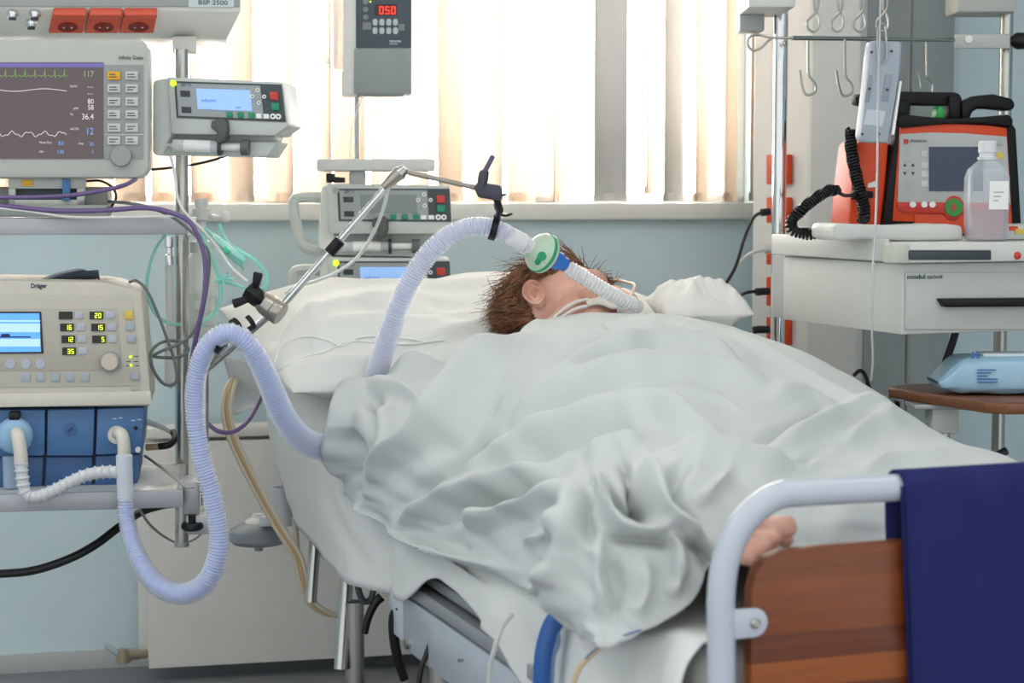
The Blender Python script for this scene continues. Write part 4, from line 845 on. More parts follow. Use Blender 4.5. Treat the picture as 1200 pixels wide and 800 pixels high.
ridges = [
 (Q((220, 318), (320, 262), (420, 205), (540, 158), (640, 140)), 0.0203, 7), (Q((280, 300), (400, 240), (500, 190), (580, 165)), -0.0145, 9),
 (Q((600, 175), (520, 235), (450, 300), (400, 360), (340, 420), (250, 490), (195, 590)), 0.0348, 11), (Q((360, 330), (330, 400), (270, 450)), -0.0203, 12), (Q((520, 300), (430, 400), (330, 480)), -0.0174, 12),
 (Q((590, 345), (640, 285), (700, 245), (770, 215), (860, 196), (960, 200), (1060, 225)), -0.0290, 9),
 (Q((560, 400), (640, 320), (720, 262), (800, 228), (880, 212), (960, 216), (1040, 245), (1110, 300)), 0.0247, 10),
 (Q((480, 440), (560, 385), (640, 335), (720, 300), (820, 280), (920, 272), (1020, 286), (1130, 316), (1210, 330)), 0.0203, 10), (Q((560, 420), (640, 365), (740, 320), (860, 300)), -0.0130, 9),
 (Q((380, 590), (460, 520), (560, 465), (640, 425), (740, 390), (840, 372), (920, 388), (1000, 425), (1070, 460)), 0.0232, 11), (Q((560, 500), (660, 440), (760, 410), (840, 410)), -0.0174, 10),
 (Q((260, 660), (330, 600), (430, 560), (560, 520), (680, 470)), 0.0188, 11), (Q((330, 660), (450, 590), (580, 545), (660, 530)), -0.0159, 11), (Q((240, 620), (330, 540), (420, 480), (500, 430)), -0.0145, 11),
 (Q((420, 640), (520, 610), (620, 570), (690, 520)), 0.0174, 10), (Q((700, 480), (780, 455), (860, 440)), 0.0145, 9),
 (Q((1060, 175), (1150, 235), (1240, 290), (1330, 345), (1400, 380)), 0.0080, 7), (Q((1080, 250), (1180, 300), (1290, 350), (1360, 380)), -0.0080, 9), (Q((1100, 350), (1200, 330), (1290, 345), (1370, 385)), 0.0096, 9),
 (Q((1120, 470), (1220, 420), (1310, 380), (1390, 368), (1450, 390)), 0.0151, 9), (Q((1090, 445), (1200, 395), (1300, 358)), -0.0112, 9), (Q((1220, 490), (1320, 430), (1400, 395), (1460, 400)), 0.0128, 9), (Q((1180, 500), (1270, 455), (1360, 410)), -0.0096, 8), (Q((1340, 500), (1460, 470), (1600, 470)), 0.0080, 9),
 (Q((890, 460), (1000, 475), (1120, 500), (1240, 500)), 0.0174, 9),
 # fine crease lines
 (Q((235, 312), (330, 262), (430, 208), (530, 166)), 0.0067, 3.2), (Q((380, 560), (480, 490), (600, 430), (720, 380)), 0.0075, 3.8), (Q((300, 590), (420, 510), (540, 440)), 0.0060, 3.8), (Q((640, 350), (760, 290), (900, 255), (1010, 262)), 0.0060, 3.8), (Q((720, 345), (850, 320), (1000, 330), (1100, 370)), 0.0075, 4.0), (Q((880, 420), (980, 450), (1080, 470)), 0.0075, 3.8), (Q((1130, 300), (1230, 330), (1330, 370)), 0.0060, 3.8), (Q((460, 620), (560, 570), (660, 540)), 0.0060, 3.8), (Q((740, 150), (800, 175), (900, 180)), -0.0045, 5.0),
 # rolled corner at the left with its dark hollow
 (Q((215, 325), (222, 380), (216, 470), (205, 540)), -.034, 9), (Q((150, 400), (165, 470), (150, 560)), -.030, 13), (Q((215, 320), (160, 350), (135, 420), (118, 560)), .020, 7), (Q((150, 345), (215, 322), (290, 322), (350, 350)), .016, 9), (Q((250, 350), (255, 420), (240, 480)), .014, 10),
 # gathered bundle at the foot end
 (Q((684, 500), (680, 600), (662, 700), (660, 800), (690, 880)), .013, 12), (Q((640, 560), (625, 660), (630, 760)), -.008, 12), (Q((722, 520), (716, 600), (730, 700)), -.014, 9),
 (Q((735, 500), (760, 580), (800, 630), (860, 640), (930, 630)), .022, 9), (Q((760, 520), (800, 590), (850, 600)), -.016, 8), (Q((790, 470), (812, 530), (840, 600), (850, 640)), -.028, 8),
 (Q((860, 470), (862, 540), (890, 600), (950, 640), (1000, 670)), .024, 10), (Q((960, 480), (920, 520), (930, 590), (980, 640)), -.020, 9), (Q((1060, 500), (1010, 550), (960, 585)), .009, 10),
 (Q((760, 660), (850, 665), (940, 680)), -.016, 8), (Q((900, 640), (930, 690), (925, 760), (900, 800)), .018, 9), (Q((950, 670), (985, 690), (1000, 740)), -.018, 9), (Q((850, 690), (850, 790), (820, 850)), .012, 12), (Q((740, 640), (744, 740), (756, 840)), .012, 10), (Q((780, 700), (785, 780), (780, 860)), -.010, 9),
 (Q((200, 600), (250, 650), (340, 700), (430, 735), (560, 775)), -.014, 8), (Q((190, 560), (205, 620), (300, 670), (420, 705), (560, 740)), .016, 9), (Q((560, 680), (640, 640), (670, 590)), .012, 10), (Q((450, 700), (470, 640), (540, 600)), .009, 9), (Q((580, 800), (640, 760), (660, 700)), .010, 9),
]
G = ridged(G, [(p_, a_ * 1.75, w_ * .78) for p_, a_, w_ in ridges], 1)
n = gnormals(G)
for i in range(G.shape[0]):
    for j in range(G.shape[1]):
        G[i, j] += n[i, j] * (nz(i * .0275, j * .0143, 2) * .006 + nz(i * .0165 + j * .04, j * .033 - i * .044, 8) * .0065 + nz(i * .11, j * .02, 4) * .002)
mb = MB(); mb.grid([[Vector(p) for p in r] for r in G.tolist()])
for _ in range(2): bmesh.ops.smooth_vert(mb.bm, verts=mb.bm.verts, factor=.5, use_axis_x=True, use_axis_y=True, use_axis_z=True)
bk = mb.build('blanket', mat('blanket_cotton', '#c9cecc', .9, var=.03, scale=12, bump=.25, bscale=700, spec=.1), angle=180); tag(bk, 'rumpled white blanket covering the patient from chest to feet', 'blanket')
md = bk.modifiers.new('t', 'SOLIDIFY'); md.thickness = .006; md.offset = -1
# ------------------------------------------------------------------ patient
pt_ = None
ear = P(634, 347, 3.50)
Fv = Vector((.84, -.28, .48)).normalized(); Uv = Vector((-.12, .8, .56)); Uv = (Uv - Fv * Uv.dot(Fv)).normalized(); Rv = Fv.cross(Uv)
K = 1.13
HC = ear - (Rv * .076 - Fv * .008 - Uv * .004) * K
def hp_(f, r, u): return HC + (Fv * f + Rv * r + Uv * u) * K
HM = Matrix(((Fv.x, Rv.x, Uv.x, HC.x), (Fv.y, Rv.y, Uv.y, HC.y), (Fv.z, Rv.z, Uv.z, HC.z), (0, 0, 0, 1))) @ Matrix.Scale(K, 4)
def he(mb, f, r, u, a, b, c, rot=0): mb.ell(HM @ Matrix.Translation((f, r, u)) @ Matrix.Rotation(rot, 4, 'Y') @ Matrix.Diagonal((a, b, c, 1)), 14)
mb = MB()
he(mb, -.015, 0, .03, .093, .074, .083); he(mb, .03, 0, -.025, .062, .06, .085); he(mb, .03, 0, -.07, .058, .05, .045); he(mb, .074, 0, -.095, .022, .024, .02)
for s in (-1, 1):
    he(mb, .076, .03 * s, .022, .016, .026, .010); he(mb, .064, .04 * s, -.025, .022, .022, .024); he(mb, .074, .031 * s, .002, .013, .015, .011); he(mb, .1, .012 * s, -.034, .010, .008, .008); he(mb, .01, .052 * s, -.06, .035, .012, .03)
for k in range(6): t = k / 5; he(mb, .09 + .026 * t, 0, .012 - .042 * t, .010 + .003 * t, .009 + .003 * t, .011)
he(mb, .09, 0, -.056, .011, .023, .006); he(mb, .086, 0, -.071, .011, .02, .007)
for s in (-1, 1): he(mb, -.014, .070 * s, .0, .014, .008, .022)
def ear_shell(s):
    e = bmesh.new(); NR, NT = 12, 40; V = []
    prof = [(0, -.004), (.18, -.004), (.36, -.002), (.48, .005), (.58, .0075), (.68, .004), (.78, .003), (.87, .0085), (.94, .0105), (1, .008), (1.0, .003), (.8, -.004)]
    for i, (q, h) in enumerate(prof):
        row = []
        for k in range(NT):
            t = 2 * math.pi * k / NT; c_, s_ = math.cos(t), math.sin(t)
            a = (.019 if c_ < 0 else .0155) * (1 - .18 * max(0, -s_)); b = .033 if s_ > 0 else .031
            fr = max(0, c_) ** 2; lo = max(0, -s_) ** 3
            hh = h * (1 - .75 * fr) if q > .4 else h
            if lo > .3 and q > .3: hh = hh * (1 - lo) + .005 * lo
            lift = .008 * (-c_ * .5 + .3) * q
            row.append(e.verts.new(hp_(-.014 + a * q * c_ + .12 * b * q * s_ * -1, (.077 + hh + lift) * s, .001 + b * q * s_)))
        V.append(row)
    for x, y in zip(V, V[1:]):
        for k in range(NT): e.faces.new((x[k], x[(k + 1) % NT], y[(k + 1) % NT], y[k]))
    bmesh.ops.remove_doubles(e, verts=e.verts, dist=.0001); tr = V[0][0]
    bmesh.ops.recalc_face_normals(e, faces=e.faces); bmesh.ops.subdivide_edges(e, edges=e.edges, cuts=1, smooth=1, use_grid_fill=True)
    return e
def cap(mb, pts, rs): mb.tube(pts, rs, 16, smooth=0); [mb.ball(p, r, 8) for p, r in zip(pts, rs)]
def sm(pts, rs, n=6):
    P_ = cr(pts, n); xs = np.linspace(0, 1, len(rs)); return P_, [float(np.interp(i / (len(P_) - 1), xs, rs)) for i in range(len(P_))]
cap(mb, *sm([hp_(-.03, 0, -.05), B(.42, 1.40, .83), B(.44, 1.30, .80)], [.052, .055, .07]))
for u, r in ((.38, .10), (.52, .10), (.45, .105)): cap(mb, *sm([B(u, 1.28, .785), B(u, 1.12, .775), B(u, .95, .755), B(u, .82, .745)], [r * .85, r * .95, r * .85, r]))
for s in (-1, 1):
    cap(mb, *sm([B(.45 + .16 * s, 1.26, .785), B(.45 + .20 * s, 1.0, .745), B(.45 + .17 * s, .80, .70)], [.055, .045, .03]))
    hb_ = B(.45 + .16 * s, .78, .695)
    mb.ell(Matrix.Translation(hb_) @ Matrix.Rotation(BA, 4, 'Z') @ Matrix.Diagonal((.042, .05, .018, 1)), 10)
    for k, (du, l) in enumerate(((-.03, .06), (-.011, .075), (.011, .07), (.03, .055))):
        cap(mb, *sm([hb_ + EU * du - EV * .035, hb_ + EU * du * 1.1 - EV * (.04 + l * .5) + Vector((0, 0, .004)), hb_ + EU * du * 1.1 - EV * (.035 + l) - Vector((0, 0, .012))], [.010, .009, .007]))
    cap(mb, *sm([hb_ + EU * -.04 * s + EV * .01, hb_ + EU * -.062 * s - EV * .025, hb_ + EU * -.055 * s - EV * .055], [.011, .010, .008]))
for u0, u1, u2 in ((.39, .32, .20), (.52, .54, .50)):
    cap(mb, *sm([B(u0, .82, .725), B((u0 + u1) / 2, .66, .712), B(u1, .48, .70)], [.082, .068, .052]))
    cap(mb, *sm([B(u1, .48, .70), B((u1 + u2) / 2, .34, .695), B(u2, .2, .69)], [.052, .05, .036]))
    cap(mb, *sm([B(u2, .24, .695), B(u2 + .005, .20, .69), B(u2 + .01, .17, .70), B(u2 + .01, .15, .705)], [.036, .034, .028, .024]))
toes = [(921, 617, .013), (906, 632, .0095), (897, 642, .009), (889, 650, .0085), (882, 657, .0075)]
base = B(.165, .12, .715)
for x, y, r in toes:
    p = bp(x, y, .045); q = p + EV * .05 + Vector((0, 0, -.006)); cap(mb, *sm([p, p.lerp(q, .5), q], [r * 1.05, r * .85, r * .9], 4))
cap(mb, *sm([bp(915, 634, .10), B(.2, .2, .69)], [.014, .036])); cap(mb, *sm([bp(892, 655, .10), B(.19, .2, .685)], [.012, .03]))
tmp = mb.build('body', OFFW); tmp.location = tmp.location
rm = tmp.modifiers.new('r', 'REMESH'); rm.mode = 'VOXEL'; rm.voxel_size = .0032
smo = tmp.modifiers.new('s', 'SMOOTH'); smo.iterations = 3; smo.factor = .5
bpy.context.view_layer.update(); me = bpy.data.meshes.new_from_object(tmp.evaluated_get(bpy.context.evaluated_depsgraph_get()))
me.transform(Matrix.Translation(tmp.location)); bpy.data.objects.remove(tmp)
def skin():
    m = bpy.data.materials.new('skin'); m.use_nodes = True; N = m.node_tree.nodes; L = m.node_tree.links; b = N['Principled BSDF']
    tc = N.new('ShaderNodeTexCoord'); n1 = N.new('ShaderNodeTexNoise'); n1.inputs['Scale'].default_value = 18; n1.inputs['Detail'].default_value = 4; L.new(tc.outputs['Object'], n1.inputs[0])
    r = N.new('ShaderNodeValToRGB'); r.color_ramp.elements[0].color = col('#c48c79'); r.color_ramp.elements[1].color = col('#dfb29f'); r.color_ramp.elements[0].position = .3; r.color_ramp.elements[1].position = .7
    L.new(n1.outputs[0], r.inputs[0]); L.new(r.outputs[0], b.inputs['Base Color']); b.inputs['Roughness'].default_value = .5; b.inputs['Subsurface Weight'].default_value = .15; b.inputs['Subsurface Radius'].default_value = (.01, .004, .002); return m
SKIN = skin()
pr_ = thing('person', 'patient lying on their back under the blanket, brown hair, breathing tube taped at the mouth', 'person', B(.45, 1.0, .66))
jb = MB(); jb.bm.from_mesh(me); [jb.merge(ear_shell(q)) for q in (-1, 1)]; jb.bm.to_mesh(me); jb.bm.free()
me.transform(RM[pr_.name].inverted()); me.materials.clear(); me.materials.append(SKIN); me.polygons.foreach_set('use_smooth', [True] * len(me.polygons))
bo = bpy.data.objects.new('body', me); C.objects.link(bo); bo.parent = pr_; RM[bo.name] = RM[pr_.name]
# lips, hair, brows
mb = MB()
mb.tube([hp_(.088, .022, -.060), hp_(.099, .01, -.055), hp_(.1, 0, -.056), hp_(.099, -.01, -.055), hp_(.088, -.022, -.060)], .0045, 8, smooth=4); mb.tube([hp_(.086, .02, -.064), hp_(.095, 0, -.070), hp_(.086, -.02, -.064)], .005, 8, smooth=4)
mb.build('lips', mat('lip_red', '#9c4a4c', .4), pr_, 'dark pink lips')
def hairmat():
    m = bpy.data.materials.new('hair_brown'); m.use_nodes = True; N = m.node_tree.nodes; L = m.node_tree.links; b = N['Principled BSDF']
    tc = N.new('ShaderNodeTexCoord'); n1 = N.new('ShaderNodeTexNoise'); n1.inputs['Scale'].default_value = 55; L.new(tc.outputs['Object'], n1.inputs[0])
    r = N.new('ShaderNodeValToRGB'); r.color_ramp.elements[0].color = col('#3a2214'); r.color_ramp.elements[1].color = col('#a06a45'); r.color_ramp.elements[0].position = .3; r.color_ramp.elements[1].position = .7
    L.new(n1.outputs[0], r.inputs[0]); L.new(r.outputs[0], b.inputs['Base Color']); b.inputs['Roughness'].default_value = .45; return m
HAIR = hairmat()
mb = MB(); rnd = random.Random(3)
cnt = 0; tries = 0
while cnt < 5200 and tries < 40000:
    tries += 1
    nf, nr_, nu = rnd.gauss(0, 1), rnd.gauss(0, 1), rnd.gauss(0, 1); l = math.sqrt(nf * nf + nr_ * nr_ + nu * nu); nf /= l; nr_ /= l; nu /= l
    line = .34 + .42 * max(0, nu) + (.08 if abs(nr_) < .6 else 0)
    if nr_ < .25 and nu > -.1: line = max(line, .60)
    if nr_ < -.1 and nu > .1: line = .82
    if nf > line or nu < -.66: continue
    if nf > -.05 and nu < .18 and abs(nr_) > .6: continue
    if nf > -.16 and nu < .12 and nu > -.7 and abs(nr_) > .7: continue
    if nf > .0 and nu < .1: continue
    cnt += 1
    f0, r0, u0 = -.015 + nf * .093, nr_ * .074, .03 + nu * .083
    p = hp_(f0, r0, u0); nrm = (Fv * nf + Rv * nr_ + Uv * nu).normalized()
    flow = (Uv * (.35 - nu) * .2 - Fv * .9 + Rv * .5 * nr_ + Vector((rnd.gauss(0, .3), rnd.gauss(0, .3), rnd.gauss(0, .3))))
    flow = flow + Fv * 1.7 * (nr_ < -.1 and nf > .1)
    flow = (flow - nrm * flow.dot(nrm)); flow = flow.normalized() if flow.length > .01 else nrm.orthogonal()
    L_ = rnd.uniform(.04, .085) * (1 + .35 * max(0, nu)) * (.7 if nr_ < -.1 and nf > .1 else 1); pts = [p - nrm * .003]; dr = (flow * .75 + nrm * (rnd.uniform(.25, .85) * (.55 if nr_ < -.1 and nf > .1 else 1))).normalized(); q = p.copy(); cw = Vector((rnd.gauss(0, .3), rnd.gauss(0, .3), rnd.gauss(0, .3)))
    for k in range(6):
        q = q + dr * (L_ / 6); pts.append(q.copy()); dr = (dr + cw * .35 + Vector((0, 0, -.14)) - nrm * .10 + flow * .1).normalized()
    mb.tube(pts, lambda t: .0015 * (1 - .8 * t), 4, cap=False)
hc_ = MB(); 
bmesh.ops.create_uvsphere(hc_.bm, u_segments=48, v_segments=32, radius=1)
dl = []
for v in hc_.bm.verts:
    nf, nr_, nu = v.co
    line = .26 + .42 * max(0, nu)
    if nr_ < .25 and nu > -.1: line = max(line, .52)
    if nf > line or nu < -.66 or (nf > -.05 and nu < .18 and abs(nr_) > .6) or (nf > -.2 and nu < .12 and abs(nr_) > .7) or (nf > 0 and nu < .1): dl.append(v)
    v.co = hp_(-.015 + nf * .0965, nr_ * .0775, .03 + nu * .0865)
bmesh.ops.delete(hc_.bm, geom=dl, context='VERTS'); mb.merge(hc_.bm)
mb.build('hair', HAIR, pr_, 'tousled brown hair', 180)
mb = MB()
for s in (-1, 1): mb.tube([hp_(.086, .014 * s, .028), hp_(.084, .03 * s, .034), hp_(.07, .048 * s, .03)], .003, 6, smooth=4)
mb.build('eyebrow', HAIR, pr_)
# tape and ties
TAPE = mat('tape_cloth', '#d9d6c8', .9, bump=.5, bscale=300)
mb = MB(); G = []
for a in range(9):
    r = .056 - .043 * a / 8; row = []
    for b in range(5):
        u = -.030 - .030 * b / 4; f = math.sqrt(max(.0, 1 - (r / .062) ** 2)) * .058 + .034 + .012 * (a / 8) ; row.append(hp_(f + .004, r, u + .004 * math.sin(a)))
    G.append(row)
mb.grid(G); tp_ = mb.build('tape', TAPE); tag(tp_, 'cream cloth tape across the cheek holding the mouth tube', 'tape'); md = tp_.modifiers.new('t', 'SOLIDIFY'); md.thickness = .004; md.offset = 1
ti = MB()
for dz in (0, 1):
    ti.tube([hp_(.066 - .004 * dz, .052, -.042 - .014 * dz), hp_(.045, .063, -.046 - .016 * dz), hp_(.018, .069, -.058 - .014 * dz), hp_(-.01, .07, -.076 - .010 * dz), hp_(-.035, .062, -.088)], .0032, 8, smooth=6)
tag(ti.build('tie_band', mat('tie_white', '#ded9d2', .8)), 'white tie bands running from the tape round the neck below the ear', 'band')
gt = MB().tube([hp_(.108, .006, -.042), hp_(.125, .01, -.03), hp_(.128, 0, .0), hp_(.112, -.012, .03), hp_(.09, -.02, .06), hp_(.05, -.03, .1)], .0028, 8, smooth=6).build('feeding_tube', mat('feeding_tube', '#d6bda4', .4)); tag(gt, 'thin flesh coloured feeding tube running over the nose and brow', 'tube')
# gauze and bright cloth between mouth and towel
cushion('gauze_pad', 'crumpled translucent gauze pad beside the mouth end of the tube', 'gauze', (.485, 1.50, .90), .055, .06, .025, .05, mat('gauze', '#dedfdb', .8, trans=.3), seed=4, amp=.02)
# ------------------------------------------------------------------ towel over the footboard
G = []
us = np.linspace(bl_(1049, 572, 0).x, .80, 26)
for i, u in enumerate(us):
    row = []; wob = lambda k: .004 * nz(i * .35, k * .4, 1) + .0035 * math.sin(i * .55 + k * .15)
    for k in range(14): z = zt - .30 + .30 * k / 13; row.append(Vector((u + (.006 if i == 0 else 0) * (13 - k) / 13 * 2, .020 + .003 * nz(i * .3, k * .3, 7), z)))
    for k in range(1, 8): t = math.pi * k / 8; row.append(Vector((u, .0185 * math.cos(t), zt + .0185 * math.sin(t))))
    for k in range(22): z = zt - .45 * k / 21; row.append(Vector((u + .024 * (k / 21) * max(.15, 1 - i / 8), -.0195 - abs(wob(k)) * k / 9 - .006 * (1 + math.sin(i * .5 - k * .12)) * min(1, k / 10), z)))
    G.append(row)
G2 = [[Vector((us[0] - .003 + .016 * t / 15 + .05 * q / 4, -.0172 - .0006 * math.sin(q + t * .4), zt + .004 - .24 * t / 15)) for t in range(16)] for q in range(5)]
mb = MB(); mb.grid([[BM @ p for p in r] for r in G]); mb.grid([[BM @ p for p in r] for r in G2])
tw = mb.build('towel', mat('towel_navy', '#2b2f62', .95, var=.12, scale=25, bump=.6, bscale=500, spec=.1), angle=180); tag(tw, 'dark navy blue towel hung over the footboard rail', 'towel'); md = tw.modifiers.new('t', 'SOLIDIFY'); md.thickness = .003; md.offset = 1
# ------------------------------------------------------------------ things hanging at the near side of the bed
BLU = clear('blue_tube', '#2a62ad', .86, .25, '#7fb0f0')
st = thing('suction_tube', 'blue suction tube hanging over the mattress side below the blanket', 'tube', bp(640, 800, .36))
MB().tube([bp(x, y, .36) for x, y in ((654, 722), (646, 735), (639, 758), (636, 785), (635, 830))], .0125, 14, smooth=6).build('blue_tube', BLU, st)
MB().tube([bp(x, y, .355) for x, y in ((658, 716), (654, 722), (650, 735), (652, 752), (646, 770), (644, 800))], .006, 10, smooth=6).build('clear_edge', clear('blue_edge', '#7f9ccc', .6), st)
MB().tube([bp(x, y, .355) for x, y in ((656, 704), (654, 712), (655, 722))], .005, 8).build('tip', mat('tip_cream', '#d8cfb8', .5), st)
TAN = mat('latex_tan', '#cdb893', .45)
wtube('drain_tube', 'tan drain tube with blue tie emerging under the blanket near the footboard', 'tube', [(735, 742, 2.12), (715, 752, 2.13), (695, 765, 2.14), (678, 785, 2.15), (668, 815, 2.16)], 3.5, TAN)
wtube('blue_cord', 'short blue cord tied round the tan drain tube', 'cord', [(752, 738, 2.11), (732, 744, 2.11), (712, 752, 2.115), (694, 764, 2.12), (686, 772, 2.12)], 1.3, mat('cord_blue', '#5a6f9c', .6))
wtube('drain_tube', 'clear tube falling across the white bed beam', 'tube', [(600, 720, 2.5), (588, 735, 2.48), (580, 758, 2.46), (574, 785, 2.46), (572, 815, 2.46)], 3.2, clear('tube_frost', '#d9dcd6', .55))
# left side of the bed head: tan tubes, disc, bag
for i, (dx, lab) in enumerate(((0, 'outer tan rubber tube hanging in a long loop beside the bed'), (5, 'middle tan rubber tube of the bundle beside the bed'), (9, 'inner tan rubber tube of the bundle beside the bed'))):
    wtube('drain_tube', lab, 'tube', [(272 + dx * .6, 444, 3.72), (264 + dx, 458, 3.68), (261 + dx, 480, 3.66), (267 + dx, 510, 3.66), (283 + dx, 546, 3.66), (303 + dx, 584, 3.66), (325 + dx, 622, 3.67), (344 + dx, 652, 3.68), (352 + dx, 682, 3.69), (360 + dx, 705, 3.7), (380 + dx, 719, 3.72), (402, 722 - dx * .4, 3.74)], 2.8, mat('latex_' + 'abc'[i], ('#d8cdb4', '#c9ab7c', '#ddd3bf')[i], .4))
wtube('drain_tube', 'tan rubber tube bent in a tight loop behind the white cylinder', 'tube', [(352, 668, 3.72), (347, 630, 3.74), (347, 600, 3.76), (351, 584, 3.78), (358, 580, 3.8), (361, 592, 3.82), (360, 620, 3.84)], 3.4, mat('latex_a', '#d8cdb4', .4))
dk = thing('bracket_lamp', 'grey disc-shaped fitting with white cylinder holder beside the bed head', 'fitting', P(303, 640, 3.9))
k = 3.9 / F
MB().lathe([(5 * k, -8 * k), (5 * k, 0), (30 * k, 1 * k), (35 * k, 6 * k), (35 * k, 15 * k), (33 * k, 18 * k), (14 * k, 27 * k), (10 * k, 29 * k), (0, 29 * k)], P(303, 637, 3.9), n=36).build('disc', mat('disc_grey', '#8f979c', .35), dk)
MB().lathe([(16 * k, 26 * k), (14 * k, 29 * k), (8 * k, 32 * k), (7 * k, 36 * k), (0, 36 * k)], P(303, 637, 3.9), n=24).build('disc_cap', WHITE, dk)
MB().lathe([(12.5 * k, 0), (12.5 * k, 45 * k), (9.5 * k, 45 * k), (9.5 * k, 40 * k), (0, 40 * k)], P(331, 615, 3.86), n=28).build('cylinder_holder', mat('holder_white', '#dcdfe4', .35), dk)
MB().box(P(306, 612, 3.88).x, P(380, 612, 3.88).x, 3.85, 3.88, P(306, 614, 3.88).z, P(306, 602, 3.88).z, .003).build('arm', mat('holder_white', '#dcdfe4', .35), dk)
G = [[P(262, 418, 3.72), P(282, 422, 3.7), P(318, 440, 3.68)], [P(268, 440, 3.73), P(290, 446, 3.7), P(320, 466, 3.68)], [P(274, 462, 3.74), P(292, 468, 3.72), P(306, 474, 3.7)], [P(268, 480, 3.74), P(276, 486, 3.72), P(284, 482, 3.71)]]
mb = MB(); mb.grid([[Vector(p) for p in r] for r in loft(G, 6, 6).tolist()]); pb = mb.build('plastic_bag', clear('bag_clear', '#e6e8e6', .6, .3)); tag(pb, 'translucent white plastic bag hanging behind the blue hose', 'bag'); md = pb.modifiers.new('t', 'SOLIDIFY'); md.thickness = .0015
# ------------------------------------------------------------------ right: supply column
colm = mat('column_white', '#dcddd9', .5); 
d = Dev('supply_column', 'tall off-white supply column with orange sockets right of the window', 'supply column', 1000, 640, 4.3, 10)
d.o.z = 0
cp = [(881, 4.52), (946, 4.33), (1004, 4.3), (1010, 4.33), (1062, 4.45), (1115, 4.66)]
pl_ = [P(x, 400, Y) for x, Y in cp] + [P(1118, 400, 4.72), P(884, 400, 4.68)]
mb = MB(); mb.poly([Vector((p.x, p.y, 0)) for p in pl_], [Vector((p.x, p.y, 2.79)) for p in pl_], .008)
# root at the floor
RMc = d.root; RMc.location.z = 0; RM[RMc.name] = Matrix.Translation(RMc.location) @ Matrix.Rotation(math.radians(10), 4, 'Z'); d.inv = RM[RMc.name].inverted()
mb.build('shell', colm, d.root)
a, b = P(1062, 400, 4.445), P(1064.5, 400, 4.447); mb = MB(); mb.poly([Vector((a.x, a.y - .002, 0)), Vector((b.x, b.y - .002, 0)), Vector((b.x, b.y + .01, 0)), Vector((a.x, a.y + .01, 0))], [Vector((a.x, a.y - .002, 2.78)), Vector((b.x, b.y - .002, 2.78)), Vector((b.x, b.y + .01, 2.78)), Vector((a.x, a.y + .01, 2.78))]); mb.build('groove', MIDG, d.root)
GRC = mat('column_grey', '#a4a8a6', .5)
def colY(px): return float(np.interp(px, [p[0] for p in cp], [p[1] for p in cp]))
for x0, x1, m, n in ((948, 1003, mat('column_beige', '#d0d0ca', .5), 'cover_panel'), (1012, 1060, GRC, 'cover_panel'), (1066, 1112, mat('column_grey_green', '#aab0ab', .5), 'cover_panel')):
    q = [Vector((P(x, 400, colY(x) - .004).x, P(x, 400, colY(x) - .004).y, .2)) for x in (x0, x1)]; back = [v + Vector((0, .012, 0)) for v in q[::-1]]
    mb = MB(); ring = q + back; mb.poly(ring, [v + Vector((0, 0, 2.5)) for v in ring]); mb.build(n, m, d.root)
for y0, y1 in ((181, 216), (231, 261), (293, 310), (324, 358), (371, 404)):
    mb = MB(); x0, x1 = 904, 929
    c = [P(x, y, colY(x) - .001) for x, y in ((x0, y0), (x1, y0), (x1, y1), (x0, y1))]; mb.quad(c, .016, .003); so = mb.build('mains_socket', ORANGE, d.root, 'orange mains socket')
    c = [P(914 + 8 * math.cos(t * .314), (y0 + y1) / 2 + min(8, (y1 - y0) / 2.6) * math.sin(t * .314), colY(914) - .0185) for t in range(20)]; mb = MB(); mb.quad(c, .001); mb.build('socket_recess', SOCKD, so)
def plug(label, body, pts, m=BLK, r=2):
    t = thing('mains_plug', label, 'plug', P(*body[0]))
    MB().tube([P(*p) for p in body], [4.6 * body[0][2] / F] * len(body), 12).build('plug_body', m, t)
    if pts: MB().tube([P(*p) for p in pts], r * pts[0][2] / F, 8, smooth=8).build('cord', m, t)
plug('black plug with cord curving down, uppermost on the column', [(901, 248, 4.36), (893, 249, 4.35)], [(895, 248, 4.35), (883, 255, 4.33), (872, 280, 4.3), (862, 312, 4.28), (848, 336, 4.26), (836, 352, 4.24)])
plug('black plug with cord level with the trolley drawer', [(901, 341, 4.36), (886, 342, 4.35)], [(888, 341, 4.35), (874, 343, 4.33), (862, 350, 4.3), (853, 360, 4.26)])
plug('black plug without visible cord, lowest on the column', [(901, 386, 4.36), (888, 386, 4.35), (882, 387, 4.35)], [])
plug('white plug with white cord between the black plugs', [(903, 292, 4.36), (894, 293, 4.35)], [(896, 292, 4.35), (880, 297, 4.33), (865, 310, 4.3), (852, 332, 4.27), (841, 356, 4.24)], WHC, 2.2)
# right pole with bracket
pr2 = thing('equipment_pole', 'chrome pole in front of the orange sockets at right', 'pole', P(911, 640, 3.8)); pr2.location.z = 0; RM[pr2.name] = Matrix.Translation(pr2.location)
q = P(911, 400, 3.8); MB().cyl((q.x, q.y, .02), (q.x, q.y, P(911, 8, 3.8).z), 8.2 * 3.8 / F, n=24).build('tube', CHROME, pr2)
MB().box(P(868, 0, 3.78).x, P(921, 0, 3.78).x, 3.65, 3.86, P(890, 16, 3.78).z, P(890, -40, 3.78).z, .004).build('top_bracket', OFFW, pr2)
MB().box(P(865, 0, 3.82).x, P(894, 0, 3.82).x, 3.79, 3.86, P(880, 38, 3.82).z, P(880, 18, 3.82).z, .004).build('lower_bracket', GREYP, pr2)
MB().cyl((q.x, q.y, 0), (q.x, q.y, .03), .05).build('foot', ALU, pr2)
p3 = thing('equipment_pole', 'steel pole at far right behind the defibrillator and trolley', 'pole', P(1172, 640, 4.02)); p3.location.z = 0; RM[p3.name] = Matrix.Translation(p3.location)
